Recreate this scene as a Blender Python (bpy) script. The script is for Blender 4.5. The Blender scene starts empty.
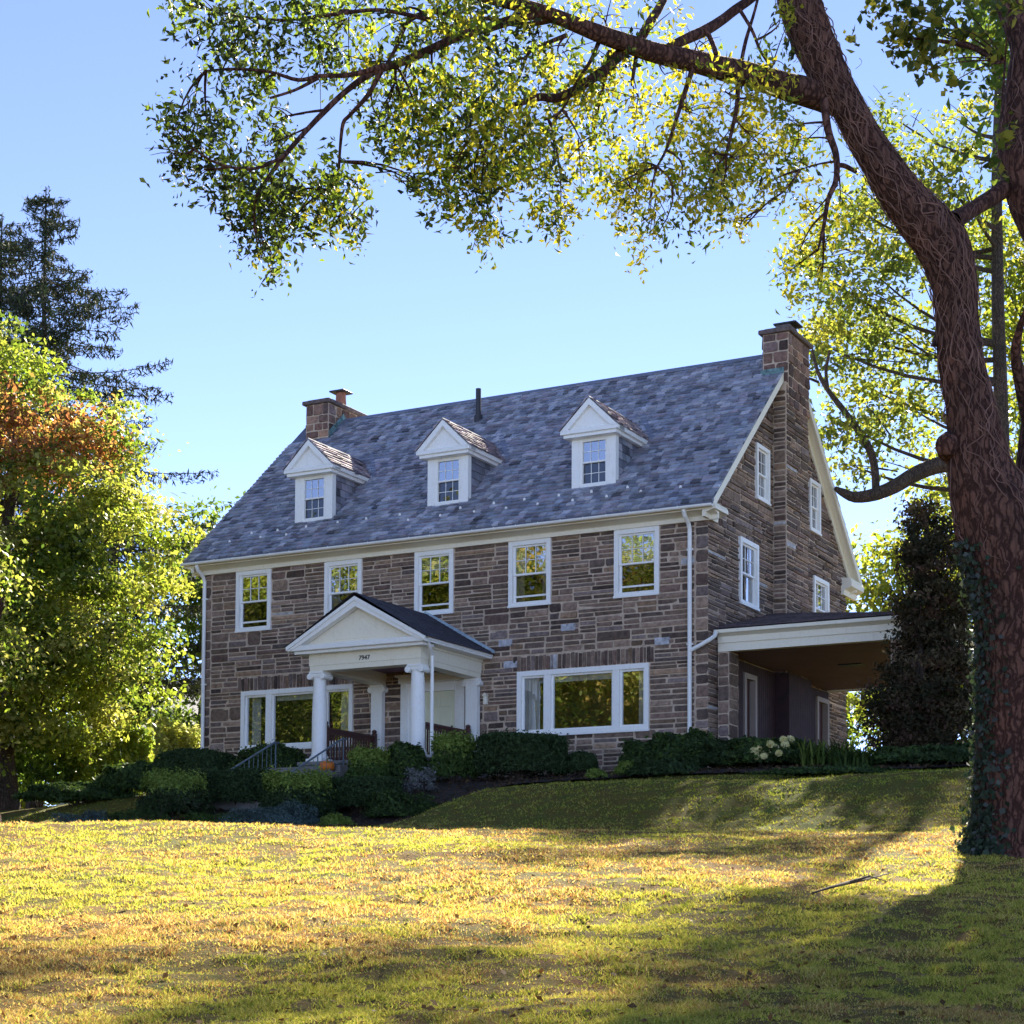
import bpy, math, random
import numpy as np
from math import sin, cos, pi, radians, sqrt, atan2
from mathutils import Vector, Matrix

# ------------------------------------------------------------------ camera, sky, sun, exposure
scene = bpy.context.scene
COL = scene.collection
EYE = 1.6
F_PX, PY = 1823.34, 841.27
PITCH, ROLL, YAW = 0.0503, 0.0056, 0.4958
cam_d = bpy.data.cameras.new('camera')
cam = bpy.data.objects.new('camera', cam_d)
COL.objects.link(cam)
cam_d.sensor_width = 36.0
cam_d.lens = 36.0 * F_PX / 1024.0
cam_d.shift_y = (PY - 512.0) / 1024.0
cam_d.clip_start = 0.1
cam_d.clip_end = 3000
cam.matrix_world = (Matrix.Translation((0, 0, EYE)) @ Matrix.Rotation(pi / 2 + PITCH, 4, 'X')
                    @ Matrix.Rotation(ROLL, 4, 'Z'))
scene.camera = cam

SUN_AZ, SUN_EL = radians(18.0), radians(34.5)      # azimuth from +Y towards +X
TO_SUN = Vector((sin(SUN_AZ) * cos(SUN_EL), cos(SUN_AZ) * cos(SUN_EL), sin(SUN_EL)))
world = bpy.data.worlds.new('World')
scene.world = world
world.use_nodes = True
wn, wl = world.node_tree.nodes, world.node_tree.links
bg = wn['Background']
sky = wn.new('ShaderNodeTexSky')
sky.sky_type = 'NISHITA'
sky.sun_disc = False
sky.sun_elevation = SUN_EL
sky.sun_rotation = SUN_AZ
sky.altitude = 100
sky.air_density = 0.2
sky.dust_density = 0.0
sky.ozone_density = 1.7
tint = wn.new('ShaderNodeMix')            # the photograph's warmer white balance
tint.data_type = 'RGBA'
tint.blend_type = 'MULTIPLY'
tint.inputs[0].default_value = 1.0
tint.inputs[7].default_value = (1.13, 0.96, 0.90, 1)
wl.new(sky.outputs[0], tint.inputs[6])
wl.new(tint.outputs[2], bg.inputs[0])
bg.inputs[1].default_value = 0.15
sun_d = bpy.data.lights.new('sun', 'SUN')
sun_d.energy = 4.0
sun_d.angle = radians(0.55)
sun_d.color = (1.0, 0.92, 0.76)
sun = bpy.data.objects.new('sun', sun_d)
sun.rotation_euler = TO_SUN.to_track_quat('Z', 'Y').to_euler()
sun.location = (40, 60, 60)
COL.objects.link(sun)
vs = scene.view_settings
vs.view_transform = 'Standard'
vs.look = 'None'
vs.gamma = 1.0
vs.exposure = 2.45
vs.use_curve_mapping = False
scene.cycles.use_denoising = True
scene.cycles.max_bounces = 8
scene.cycles.transparent_max_bounces = 8

# ------------------------------------------------------------------ pixel / house coordinate helpers
CH = np.array([31.3386, -39.8875])        # the camera's foot in the house's own plan coordinates
CZ = -0.9102 - 2.8                        # the eye above the house's base level
CY, SY = cos(YAW), sin(YAW)
HX0, HY0 = (-CH[0]) * CY + (-CH[1]) * SY, CH[0] * SY - CH[1] * CY
HZ0 = EYE - CZ                            # world height of the house's base

def px_ray(u, v):
    a, b = u - 512.0, v - PY
    cr, sr = cos(ROLL), sin(ROLL)
    x, y = (cr * a + sr * b) / F_PX, (sr * a - cr * b) / F_PX
    cp, sp = cos(PITCH), sin(PITCH)
    return np.array([x, cp - y * sp, sp + y * cp])

def pt(u, v, Y):
    """where the line of sight through photo point (u, v) is Y metres ahead"""
    d = px_ray(u, v)
    return np.array([d[0] * Y / d[1], Y, EYE + d[2] * Y / d[1]])

def h2w(x, y):
    dx, dy = x - CH[0], y - CH[1]
    return dx * CY + dy * SY, -dx * SY + dy * CY

def w2h(X, Y):
    return CH[0] + X * CY - Y * SY, CH[1] + X * SY + Y * CY

def smooth(a, b, t):
    k = np.clip((t - a) / (b - a), 0, 1)
    return k * k * (3 - 2 * k)

def terrain(X, Y):
    X = np.asarray(X, float); Y = np.asarray(Y, float)
    hx, hy = w2h(X, Y)
    base = np.where(Y < 26, 0.118 * Y, 3.068 + 0.055 * (Y - 26))
    base = np.where(Y < 0, 0.04 * Y, base)
    base = np.minimum(base, 5.2)
    base = np.maximum(base, -1.5)
    plat = 4.45 + smooth(-8, -1, hy) * 0.82
    dip = 0.0
    leftdrop = smooth(1.0, -6.0, hx) * smooth(4, -6, hy) * 0.5
    shift = smooth(14.2, 11.4, hx) * 4.6
    t = smooth(-13.2 + shift, -8.0 + shift, hy)
    z = base * (1 - t) + (plat - dip - leftdrop) * t
    z = np.where(hy > 0, np.maximum(z, 5.2), z)
    und = 0.05 * np.sin(X * 0.45 + 1.3) * np.sin(Y * 0.38) + 0.03 * np.sin(X * 1.1 + Y * 0.7)
    return z + und * smooth(60, 20, np.abs(hy + 15)) * np.where(hy < -3, 1, 0.2)

def bed_front(hx):
    """front edge of the planting bed, in metres from the house front"""
    return -4.2 + 0.3 * np.sin(hx * 0.9) - 6.0 * smooth(13.4, 12.2, hx) + 14.0 * smooth(5.0, 3.6, hx)

def tz(X, Y):
    return float(terrain(X, Y))

def on_row(u, hy, v=780):
    """plan point where the photo column u crosses the line hy metres from the house front"""
    d = px_ray(u, v)
    k = d[0] * SY + d[1] * CY
    t = (hy - CH[1]) / k
    return d[0] * t, d[1] * t

# ------------------------------------------------------------------ mesh helpers
class MB:
    def __init__(s):
        s.v, s.f, s.c, s.m = [], [], [], []
    def add(s, vs_, fs, col=(1, 1, 1), mi=0):
        o = len(s.v)
        s.v.extend([tuple(map(float, p)) for p in vs_])
        s.c.extend([tuple(col)] * len(vs_))
        s.f.extend([[i + o for i in f] for f in fs])
        s.m.extend([mi] * len(fs))
        return s
    def box(s, x0, x1, y0, y1, z0, z1, col=(1, 1, 1), b=0.0, mi=0):
        if b <= 0:
            v = [(x0, y0, z0), (x1, y0, z0), (x1, y1, z0), (x0, y1, z0), (x0, y0, z1), (x1, y0, z1), (x1, y1, z1), (x0, y1, z1)]
            return s.add(v, [(0, 3, 2, 1), (4, 5, 6, 7), (0, 1, 5, 4), (1, 2, 6, 5), (2, 3, 7, 6), (3, 0, 4, 7)], col, mi)
        b = min(b, (x1 - x0) / 2.1, (y1 - y0) / 2.1, (z1 - z0) / 2.1)
        v = []
        for dx, dy, dz in [(0, b, b), (b, 0, b), (b, b, 0)]:
            for k in range(8):
                sx, sy, sz = k & 1, (k >> 1) & 1, (k >> 2) & 1
                v.append((x1 - dx if sx else x0 + dx, y1 - dy if sy else y0 + dy, z1 - dz if sz else z0 + dz))
        A = lambda k: k
        B = lambda k: 8 + k
        Cc = lambda k: 16 + k
        f = [(A(0), A(4), A(6), A(2)), (A(1), A(3), A(7), A(5)), (B(0), B(1), B(5), B(4)), (B(2), B(6), B(7), B(3)),
             (Cc(0), Cc(2), Cc(3), Cc(1)), (Cc(4), Cc(5), Cc(7), Cc(6))]
        for i, j in [(0, 4), (2, 6), (1, 5), (3, 7)]:
            f.append((A(i), A(j), B(j), B(i)))
        for i, j in [(0, 2), (1, 3), (4, 6), (5, 7)]:
            f.append((A(i), A(j), Cc(j), Cc(i)))
        for i, j in [(0, 1), (2, 3), (4, 5), (6, 7)]:
            f.append((B(i), B(j), Cc(j), Cc(i)))
        for k in range(8):
            f.append((A(k), B(k), Cc(k)))
        return s.add(v, f, col, mi)
    def prism(s, prof, axis, a0, a1, col=(1, 1, 1), mi=0):
        """profile of 2-D points swept along an axis: 'x' takes (y,z), 'y' takes (x,z), 'z' takes (x,y)"""
        n = len(prof)
        def P(p, a):
            return (a, p[0], p[1]) if axis == 'x' else (p[0], a, p[1]) if axis == 'y' else (p[0], p[1], a)
        v = [P(p, a0) for p in prof] + [P(p, a1) for p in prof]
        f = [(i, (i + 1) % n, n + (i + 1) % n, n + i) for i in range(n)] + [tuple(range(n))[::-1], tuple(range(n, 2 * n))]
        return s.add(v, f, col, mi)
    def tube(s, pts, rad, n=8, col=(1, 1, 1), cap=True, wob=0.0, rng=None, mi=0):
        pts = [np.array(p, float) for p in pts]
        m = len(pts)
        if not hasattr(rad, '__len__'):
            rad = [rad] * m
        up = np.array([0.31, 0.21, 0.93])
        v, prev = [], None
        for i in range(m):
            t = pts[min(i + 1, m - 1)] - pts[max(i - 1, 0)]
            t /= (np.linalg.norm(t) + 1e-9)
            if prev is None:
                a = np.cross(t, up)
                if np.linalg.norm(a) < 0.05:
                    a = np.cross(t, np.array([1., 0, 0]))
            else:
                a = prev - t * prev.dot(t)
            a /= np.linalg.norm(a) + 1e-9
            prev = a
            b = np.cross(t, a)
            for k in range(n):
                th = 2 * pi * k / n
                r = rad[i] * (1 + (wob * (rng.random() - 0.5) if wob else 0))
                v.append(pts[i] + (a * cos(th) + b * sin(th)) * r)
        f = []
        for i in range(m - 1):
            for k in range(n):
                f.append((i * n + k, i * n + (k + 1) % n, (i + 1) * n + (k + 1) % n, (i + 1) * n + k))
        if cap:
            f.append(tuple(range(n))[::-1])
            f.append(tuple((m - 1) * n + k for k in range(n)))
        return s.add(v, f, col, mi)
    def lathe(s, prof, c, n=20, col=(1, 1, 1), mod=None, mi=0):
        v, m = [], len(prof)
        for r, z in prof:
            for k in range(n):
                th = 2 * pi * k / n
                q = r * (mod(th) if mod else 1)
                v.append((c[0] + q * cos(th), c[1] + q * sin(th), c[2] + z))
        f = [(i * n + k, i * n + (k + 1) % n, (i + 1) * n + (k + 1) % n, (i + 1) * n + k) for i in range(m - 1) for k in range(n)]
        f += [tuple(range(n))[::-1], tuple((m - 1) * n + k for k in range(n))]
        return s.add(v, f, col, mi)
    def build(s, name, mat, parent=None, smooth=False, loc=None):
        me = bpy.data.meshes.new(name)
        me.from_pydata(s.v, [], s.f)
        a = me.color_attributes.new('Col', 'FLOAT_COLOR', 'POINT')
        a.data.foreach_set('color', np.c_[np.array(s.c, float).reshape(-1, 3), np.ones(len(s.v))].ravel())
        for mt in (mat if isinstance(mat, (list, tuple)) else [mat]):
            me.materials.append(mt)
        if isinstance(mat, (list, tuple)):
            me.polygons.foreach_set('material_index', s.m)
        if smooth:
            me.polygons.foreach_set('use_smooth', [True] * len(me.polygons))
        o = bpy.data.objects.new(name, me)
        COL.objects.link(o)
        if parent is not None:
            o.parent = parent
        if loc is not None:
            o.location = loc
        return o

def np_mesh(name, V, Fidx, colr, mat, parent=None, loc=None, smooth=False):
    """V (n,3), Fidx (m,k) of equal-sized faces, colr (n,3)"""
    me = bpy.data.meshes.new(name)
    n, (m, k) = len(V), Fidx.shape
    me.vertices.add(n)
    me.vertices.foreach_set('co', np.ascontiguousarray(V, dtype=np.float32).ravel())
    me.loops.add(m * k)
    me.loops.foreach_set('vertex_index', np.ascontiguousarray(Fidx, dtype=np.int32).ravel())
    me.polygons.add(m)
    me.polygons.foreach_set('loop_start', np.arange(0, m * k, k, dtype=np.int32))
    me.update(calc_edges=True)
    if smooth:
        me.polygons.foreach_set('use_smooth', np.ones(m, bool))
    a = me.color_attributes.new('Col', 'FLOAT_COLOR', 'POINT')
    a.data.foreach_set('color', np.c_[colr, np.ones(n)].astype(np.float32).ravel())
    me.materials.append(mat)
    me.validate()
    o = bpy.data.objects.new(name, me)
    COL.objects.link(o)
    if parent is not None:
        o.parent = parent
    if loc is not None:
        o.location = loc
    return o

def tag(o, label=None, cat=None, group=None, kind=None):
    if label: o['label'] = label
    if cat: o['category'] = cat
    if group: o['group'] = group
    if kind: o['kind'] = kind
    return o

def empty(name, loc, rz=0.0):
    o = bpy.data.objects.new(name, None)
    o.location = loc
    o.rotation_euler = (0, 0, rz)
    o.empty_display_size = 0.3
    COL.objects.link(o)
    return o

# ------------------------------------------------------------------ materials
def new_mat(name):
    m = bpy.data.materials.new(name)
    m.use_nodes = True
    nt = m.node_tree
    return m, nt.nodes, nt.links, nt.nodes['Principled BSDF']

def noise(nodes, links, scale, detail=4, rough=0.6, coord='Object', vec_scale=None):
    tc = nodes.new('ShaderNodeTexCoord')
    n = nodes.new('ShaderNodeTexNoise')
    n.inputs['Scale'].default_value = scale
    n.inputs['Detail'].default_value = detail
    n.inputs['Roughness'].default_value = rough
    if vec_scale:
        mp = nodes.new('ShaderNodeMapping')
        mp.inputs['Scale'].default_value = vec_scale
        links.new(tc.outputs[coord], mp.inputs[0])
        links.new(mp.outputs[0], n.inputs['Vector'])
    else:
        links.new(tc.outputs[coord], n.inputs['Vector'])
    return n

def ramp(nodes, links, src, stops):
    r = nodes.new('ShaderNodeValToRGB')
    while len(r.color_ramp.elements) < len(stops):
        r.color_ramp.elements.new(0.5)
    for e, (p, c) in zip(r.color_ramp.elements, stops):
        e.position = p
        e.color = tuple(c) + (1,) if len(c) == 3 else c
    links.new(src, r.inputs[0])
    return r

def mixc(nodes, links, a, b, fac, mode='MULTIPLY'):
    mx = nodes.new('ShaderNodeMix')
    mx.data_type = 'RGBA'
    mx.blend_type = mode
    for sock, val in ((mx.inputs[0], fac), (mx.inputs[6], a), (mx.inputs[7], b)):
        if hasattr(val, 'is_linked') or hasattr(val, 'links'):
            links.new(val, sock)
        else:
            sock.default_value = val if not isinstance(val, tuple) else tuple(val) + ((1,) if len(val) == 3 else ())
    return mx.outputs[2]

def bump(nodes, links, src, bsdf, strength, dist):
    b = nodes.new('ShaderNodeBump')
    b.inputs['Strength'].default_value = strength
    b.inputs['Distance'].default_value = dist
    links.new(src, b.inputs['Height'])
    links.new(b.outputs[0], bsdf.inputs['Normal'])
    return b

def attr_mat(name, rough=0.8, nscale=8.0, lo=0.7, hi=1.25, bstr=0.27, bdist=0.01, vec_scale=None, spec=0.3, fine=60.0):
    """base colour from the mesh's own colours, mottled by noise"""
    m, n, l, b = new_mat(name)
    at = n.new('ShaderNodeAttribute')
    at.attribute_name = 'Col'
    nz = noise(n, l, nscale, 6, 0.65, vec_scale=vec_scale)
    r = ramp(n, l, nz.outputs['Fac'], [(0.3, (lo,) * 3), (0.7, (hi,) * 3)])
    l.new(mixc(n, l, at.outputs['Color'], r.outputs[0], 1.0), b.inputs['Base Color'])
    b.inputs['Roughness'].default_value = rough
    b.inputs['Specular IOR Level'].default_value = spec
    if bstr:
        nb = noise(n, l, fine, 5, 0.7, vec_scale=vec_scale)
        bump(n, l, nb.outputs['Fac'], b, bstr, bdist)
    return m

def plain_mat(name, c, rough=0.5, var=0.1, nscale=3.0, spec=0.4, metal=0.0, bstr=0.0):
    m, n, l, b = new_mat(name)
    nz = noise(n, l, nscale, 5, 0.6)
    r = ramp(n, l, nz.outputs['Fac'], [(0.3, tuple(x * (1 - var) for x in c)), (0.7, tuple(min(1, x * (1 + var)) for x in c))])
    l.new(r.outputs[0], b.inputs['Base Color'])
    b.inputs['Roughness'].default_value = rough
    b.inputs['Specular IOR Level'].default_value = spec
    b.inputs['Metallic'].default_value = metal
    if bstr:
        nb = noise(n, l, nscale * 12, 4, 0.6)
        bump(n, l, nb.outputs['Fac'], b, bstr, 0.01)
    return m

def leaf_mat(name, trans=0.45, boost=1.6, rough=0.5, tint=(1, 1, 0.6)):
    m, n, l, b = new_mat(name)
    at = n.new('ShaderNodeAttribute')
    at.attribute_name = 'Col'
    l.new(at.outputs['Color'], b.inputs['Base Color'])
    b.inputs['Roughness'].default_value = rough
    b.inputs['Specular IOR Level'].default_value = 0.2 if rough < 0.55 else 0.06
    tr = n.new('ShaderNodeBsdfTranslucent')
    l.new(mixc(n, l, at.outputs['Color'], tuple(boost * t for t in tint), 1.0), tr.inputs[0])
    mx = n.new('ShaderNodeMixShader')
    mx.inputs[0].default_value = trans
    l.new(b.outputs[0], mx.inputs[1])
    l.new(tr.outputs[0], mx.inputs[2])
    l.new(mx.outputs[0], n['Material Output'].inputs[0])
    return m

def glass_mat(name, fac, tint_=(0.85, 0.88, 0.86), wav=0.0):
    """clear pane: part mirror, part see-through"""
    m, n, l, b = new_mat(name)
    n.remove(b)
    t = n.new('ShaderNodeBsdfTransparent')
    t.inputs['Color'].default_value = tint_ + (1,)
    g = n.new('ShaderNodeBsdfGlossy')
    g.inputs['Roughness'].default_value = 0.012
    g.inputs['Color'].default_value = (0.97, 0.98, 1, 1)
    if wav:
        nz = noise(n, l, 1.4, 2, 0.5)
        bb = n.new('ShaderNodeBump')
        bb.inputs['Strength'].default_value = wav
        bb.inputs['Distance'].default_value = 0.02
        l.new(nz.outputs['Fac'], bb.inputs['Height'])
        l.new(bb.outputs[0], g.inputs['Normal'])
    mx = n.new('ShaderNodeMixShader')
    mx.inputs[0].default_value = fac
    l.new(t.outputs[0], mx.inputs[1])
    l.new(g.outputs[0], mx.inputs[2])
    l.new(mx.outputs[0], n['Material Output'].inputs[0])
    return m

M_stone = attr_mat('rubble_stone', 0.85, 9, 0.55, 1.4, 0.9, 0.03, fine=22)
M_mortar = plain_mat('mortar', (0.52, 0.40, 0.29), 0.95, 0.25, 5, 0.2, bstr=0.5)
M_slate = attr_mat('slate', 0.5, 5, 0.7, 1.3, 0.3, 0.006, spec=0.5, fine=40)
def painted_mat(name, c, rough=0.5):
    m, n, l, b = new_mat(name)
    n1 = noise(n, l, 2.2, 5, 0.7, vec_scale=(5, 5, 0.6))
    r1 = ramp(n, l, n1.outputs['Fac'], [(0.26, (0.88, 0.86, 0.82)), (0.42, (1, 1, 1))])
    n2 = noise(n, l, 14, 5, 0.7)
    r2 = ramp(n, l, n2.outputs['Fac'], [(0.25, (0.9, 0.89, 0.87)), (0.5, (1, 1, 1))])
    l.new(mixc(n, l, mixc(n, l, tuple(c) + (1,), r1.outputs[0], 1.0), r2.outputs[0], 1.0), b.inputs['Base Color'])
    b.inputs['Roughness'].default_value = rough
    b.inputs['Specular IOR Level'].default_value = 0.35
    bump(n, l, n2.outputs['Fac'], b, 0.15, 0.004)
    return m
M_white = painted_mat('white_paint', (0.89, 0.87, 0.81), 0.45)
M_cream = painted_mat('cream_paint', (0.86, 0.79, 0.62), 0.5)
M_sunslate = attr_mat('sun_tinted_slate', 0.9, 5, 0.75, 1.25, 0.3, 0.006, spec=0.08, fine=40)
M_shingle = attr_mat('asphalt_shingle', 0.9, 12, 0.7, 1.3, 0.5, 0.01)
M_brown = plain_mat('brown_stained_wood', (0.075, 0.028, 0.022), 0.5, 0.3, 6)
M_copper = plain_mat('aged_copper', (0.13, 0.22, 0.21), 0.6, 0.7, 7)
M_zinc = plain_mat('grey_metal_flashing', (0.40, 0.50, 0.56), 0.4, 0.2, 4, metal=0.3)
M_drab = plain_mat('drab_trim_paint', (0.36, 0.29, 0.24), 0.6, 0.1, 3)
M_maroon = plain_mat('maroon_shade_boards', (0.040, 0.017, 0.018), 0.75, 0.35, 4)
M_ridge = plain_mat('lead_grey_flashing', (0.16, 0.17, 0.22), 0.5, 0.2, 4)
M_dark = plain_mat('dark_metal', (0.03, 0.03, 0.035), 0.5, 0.3, 5)
M_rail = plain_mat('painted_rail', (0.13, 0.17, 0.20), 0.4, 0.2, 4, metal=0.2)
M_glass = glass_mat('window_glass', 0.44, wav=0.06)
M_bigglass = glass_mat('picture_glass', 0.33, wav=0.05)
M_screen = glass_mat('screened_glass', 0.10, (0.35, 0.35, 0.36))
M_cloth = plain_mat('curtain_cloth', (0.62, 0.58, 0.52), 0.9, 0.12, 4)
M_door = plain_mat('yellowish_door_paint', (0.72, 0.70, 0.50), 0.45, 0.04, 2)
M_concrete = plain_mat('concrete', (0.20, 0.185, 0.17), 0.9, 0.2, 3, 0.2, bstr=0.4)
M_ceil = plain_mat('carport_ceiling', (0.24, 0.145, 0.20), 0.8, 0.12, 1.5)
M_terra = plain_mat('terracotta', (0.32, 0.13, 0.08), 0.8, 0.25, 8)
M_pumpkin = plain_mat('pumpkin_skin', (0.75, 0.20, 0.025), 0.45, 0.12, 6)
M_stem = plain_mat('stem', (0.16, 0.15, 0.05), 0.8, 0.2, 8)
M_darkroom = plain_mat('unlit_interior', (0.02, 0.018, 0.016), 0.9, 0.1, 2)
M_leaf = leaf_mat('leaf', 0.50, 2.2)
M_shrubleaf = leaf_mat('shrub_leaf', 0.25, 1.2, 0.6)
M_needle = leaf_mat('needle', 0.15, 1.0, 0.75)
M_blade = leaf_mat('grass_blade', 0.45, 1.5, 0.6, (1, 1, 0.7))
M_petal = leaf_mat('petal', 0.3, 1.0, 0.6, (1, 1, 0.9))

def bark_mat(name, c0, c1, vs_=(6, 6, 1.2), bs=1.0, bd=0.05, plate=1.0):
    """furrowed bark: long plates parted by dark cracks, mottled, with a little grey lichen"""
    m, n, l, b = new_mat(name)
    tc = n.new('ShaderNodeTexCoord')
    wob = noise(n, l, 2.6, 4, 0.6)
    off = n.new('ShaderNodeMix'); off.data_type = 'VECTOR'
    off.inputs[0].default_value = 0.22
    l.new(tc.outputs['Object'], off.inputs[4]); l.new(wob.outputs['Color'], off.inputs[5])
    mp = n.new('ShaderNodeMapping'); mp.inputs['Scale'].default_value = (17 * plate, 17 * plate, 3.6 * plate)
    l.new(off.outputs[1], mp.inputs[0])
    vo = n.new('ShaderNodeTexVoronoi'); vo.feature = 'DISTANCE_TO_EDGE'; vo.inputs['Scale'].default_value = 1.0
    l.new(mp.outputs[0], vo.inputs['Vector'])
    crack = ramp(n, l, vo.outputs['Distance'], [(0.0, (0, 0, 0)), (0.22, (1, 1, 1))])
    nz = noise(n, l, 3.2, 8, 0.7, vec_scale=vs_)
    hgt = mixc(n, l, crack.outputs[0], nz.outputs['Fac'], 0.74, 'MIX')
    r = ramp(n, l, hgt, [(0.24, tuple(x * 0.7 for x in c0)), (0.45, c0), (0.72, c1)])
    n2 = noise(n, l, 1.3, 3, 0.5)
    r2 = ramp(n, l, n2.outputs['Fac'], [(0.3, (0.72, 0.76, 0.74)), (0.7, (1.25, 1.12, 1.05))])
    n3 = noise(n, l, 5.5, 5, 0.7)
    li = ramp(n, l, n3.outputs['Fac'], [(0.66, (0, 0, 0)), (0.74, (0.35, 0.35, 0.35))])
    x = mixc(n, l, r.outputs[0], r2.outputs[0], 1.0)
    mx = mixc(n, l, x, (0.15, 0.15, 0.12, 1), li.outputs[0], 'MIX')
    l.new(mx, b.inputs['Base Color'])
    b.inputs['Roughness'].default_value = 0.9
    b.inputs['Specular IOR Level'].default_value = 0.2
    bump(n, l, hgt, b, bs, bd)
    return m
M_bark = bark_mat('furrowed_bark', (0.048, 0.022, 0.016), (0.18, 0.092, 0.066), (9, 9, 1.6), 1.0, 0.05)
M_bark2 = bark_mat('grey_bark', (0.045, 0.034, 0.028), (0.14, 0.105, 0.08), bs=0.6, bd=0.03, plate=2.0)
M_vine = plain_mat('dry_vine', (0.17, 0.09, 0.065), 0.8, 0.6, 3)

# lawn soil and turf
def turf_mat():
    m, n, l, b = new_mat('turf')
    n1 = noise(n, l, 0.35, 4, 0.6)
    n2 = noise(n, l, 3.5, 5, 0.7)
    n3 = noise(n, l, 26, 4, 0.7)
    c1 = ramp(n, l, n2.outputs['Fac'], [(0.32, (0.17, 0.088, 0.040)), (0.5, (0.16, 0.115, 0.040)), (0.72, (0.10, 0.11, 0.028))])
    c2 = ramp(n, l, n1.outputs['Fac'], [(0.35, (1.15, 0.95, 0.85)), (0.65, (0.9, 1.05, 0.85))])
    c3 = ramp(n, l, n3.outputs['Fac'], [(0.3, (0.55, 0.55, 0.55)), (0.7, (1.2, 1.2, 1.2))])
    x = mixc(n, l, c1.outputs[0], c2.outputs[0], 1.0)
    x = mixc(n, l, x, c3.outputs[0], 1.0)
    at = n.new('ShaderNodeAttribute')
    at.attribute_name = 'Col'
    x = mixc(n, l, x, at.outputs['Color'], 1.0)
    l.new(x, b.inputs['Base Color'])
    b.inputs['Roughness'].default_value = 0.95
    b.inputs['Specular IOR Level'].default_value = 0.1
    bump(n, l, n3.outputs['Fac'], b, 0.8, 0.05)
    return m
M_turf = turf_mat()
M_mulch = attr_mat('dark_mulch', 0.95, 14, 0.5, 1.4, 0.8, 0.03)

def vnoise(X, Y, scale, seed):
    """smooth value noise, 0..1"""
    g = np.random.default_rng(seed).random((257, 257))
    x, y = X / scale + 97.3, Y / scale + 31.7
    i, j = np.floor(x).astype(int), np.floor(y).astype(int)
    fx, fy = x - i, y - j
    fx, fy = fx * fx * (3 - 2 * fx), fy * fy * (3 - 2 * fy)
    q = lambda a, b: g[a % 257, b % 257]
    return (q(i, j) * (1 - fx) + q(i + 1, j) * fx) * (1 - fy) + (q(i, j + 1) * (1 - fx) + q(i + 1, j + 1) * fx) * fy

def clods(X, Y):
    hx, hy = w2h(X, Y)
    k = smooth(40, 30, Y) * smooth(16, 12, np.abs(X)) * smooth(-6.0, -8.0, hy)
    return k * (0.055 * (vnoise(X, Y, 0.34, 6) - 0.5) + 0.035 * (vnoise(X, Y, 0.15, 7) - 0.5) + 0.08 * (vnoise(X, Y, 1.3, 8) - 0.5))

# ------------------------------------------------------------------ ground
def ground():
    xs = np.unique(np.r_[np.linspace(-400, -60, 12), np.linspace(-60, -16, 24), np.arange(-16, -12.01, 0.28), np.arange(-12, 12.01, 0.085), np.arange(12, 16.01, 0.28), np.linspace(16, 60, 24), np.linspace(60, 400, 12)])
    ys = np.unique(np.r_[np.linspace(-150, -10, 16), np.linspace(-10, 4, 16), np.arange(4, 7, 0.28), np.arange(7, 34, 0.085), np.arange(34, 52, 0.28), np.linspace(52, 100, 24), np.linspace(100, 900, 16)])
    X, Y = np.meshgrid(xs, ys)
    Z = terrain(X, Y)
    rg = np.random.default_rng(3)
    Z += clods(X, Y) + rg.normal(0, 0.005, Z.shape)
    V = np.c_[X.ravel(), Y.ravel(), Z.ravel()]
    nx = len(xs)
    i = (np.arange(len(ys) - 1)[:, None] * nx + np.arange(nx - 1)[None]).ravel()
    Fi = np.c_[i, i + 1, i + 1 + nx, i + nx]
    bank_tint = smooth(-15.0, -11.5, w2h(X, Y)[1]).ravel()[:, None]
    o = np_mesh('ground', V, Fi, 1 - bank_tint * (1 - np.array([[0.85, 1.08, 0.7]])), M_turf, smooth=True)
    return tag(o, kind='structure')
ground()

# planting bed of dark mulch between the bank and the house: a sheet just above the ground
def bed():
    hxs, hys = np.arange(-3, 26.01, 0.3), np.arange(-11.6, 0.01, 0.24)
    A, Bh = np.meshgrid(hxs, hys)
    keep = Bh > bed_front(A)
    X, Y = h2w(A, Bh)
    Z = terrain(X, Y) + 0.055 + 0.012 * np.sin(A * 13) * np.sin(Bh * 11)
    nx = len(hxs)
    idx = (np.arange(len(hys) - 1)[:, None] * nx + np.arange(nx - 1)[None])
    k = keep[:-1, :-1] & keep[1:, 1:]
    i = idx[k]
    Fi = np.c_[i, i + 1, i + 1 + nx, i + nx]
    V = np.c_[X.ravel(), Y.ravel(), Z.ravel()]
    o = np_mesh('planting_bed', V, Fi, np.ones((len(V), 3)) * np.array([[0.05, 0.035, 0.027]]), M_mulch)
    tag(o, kind='structure')
bed()

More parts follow.
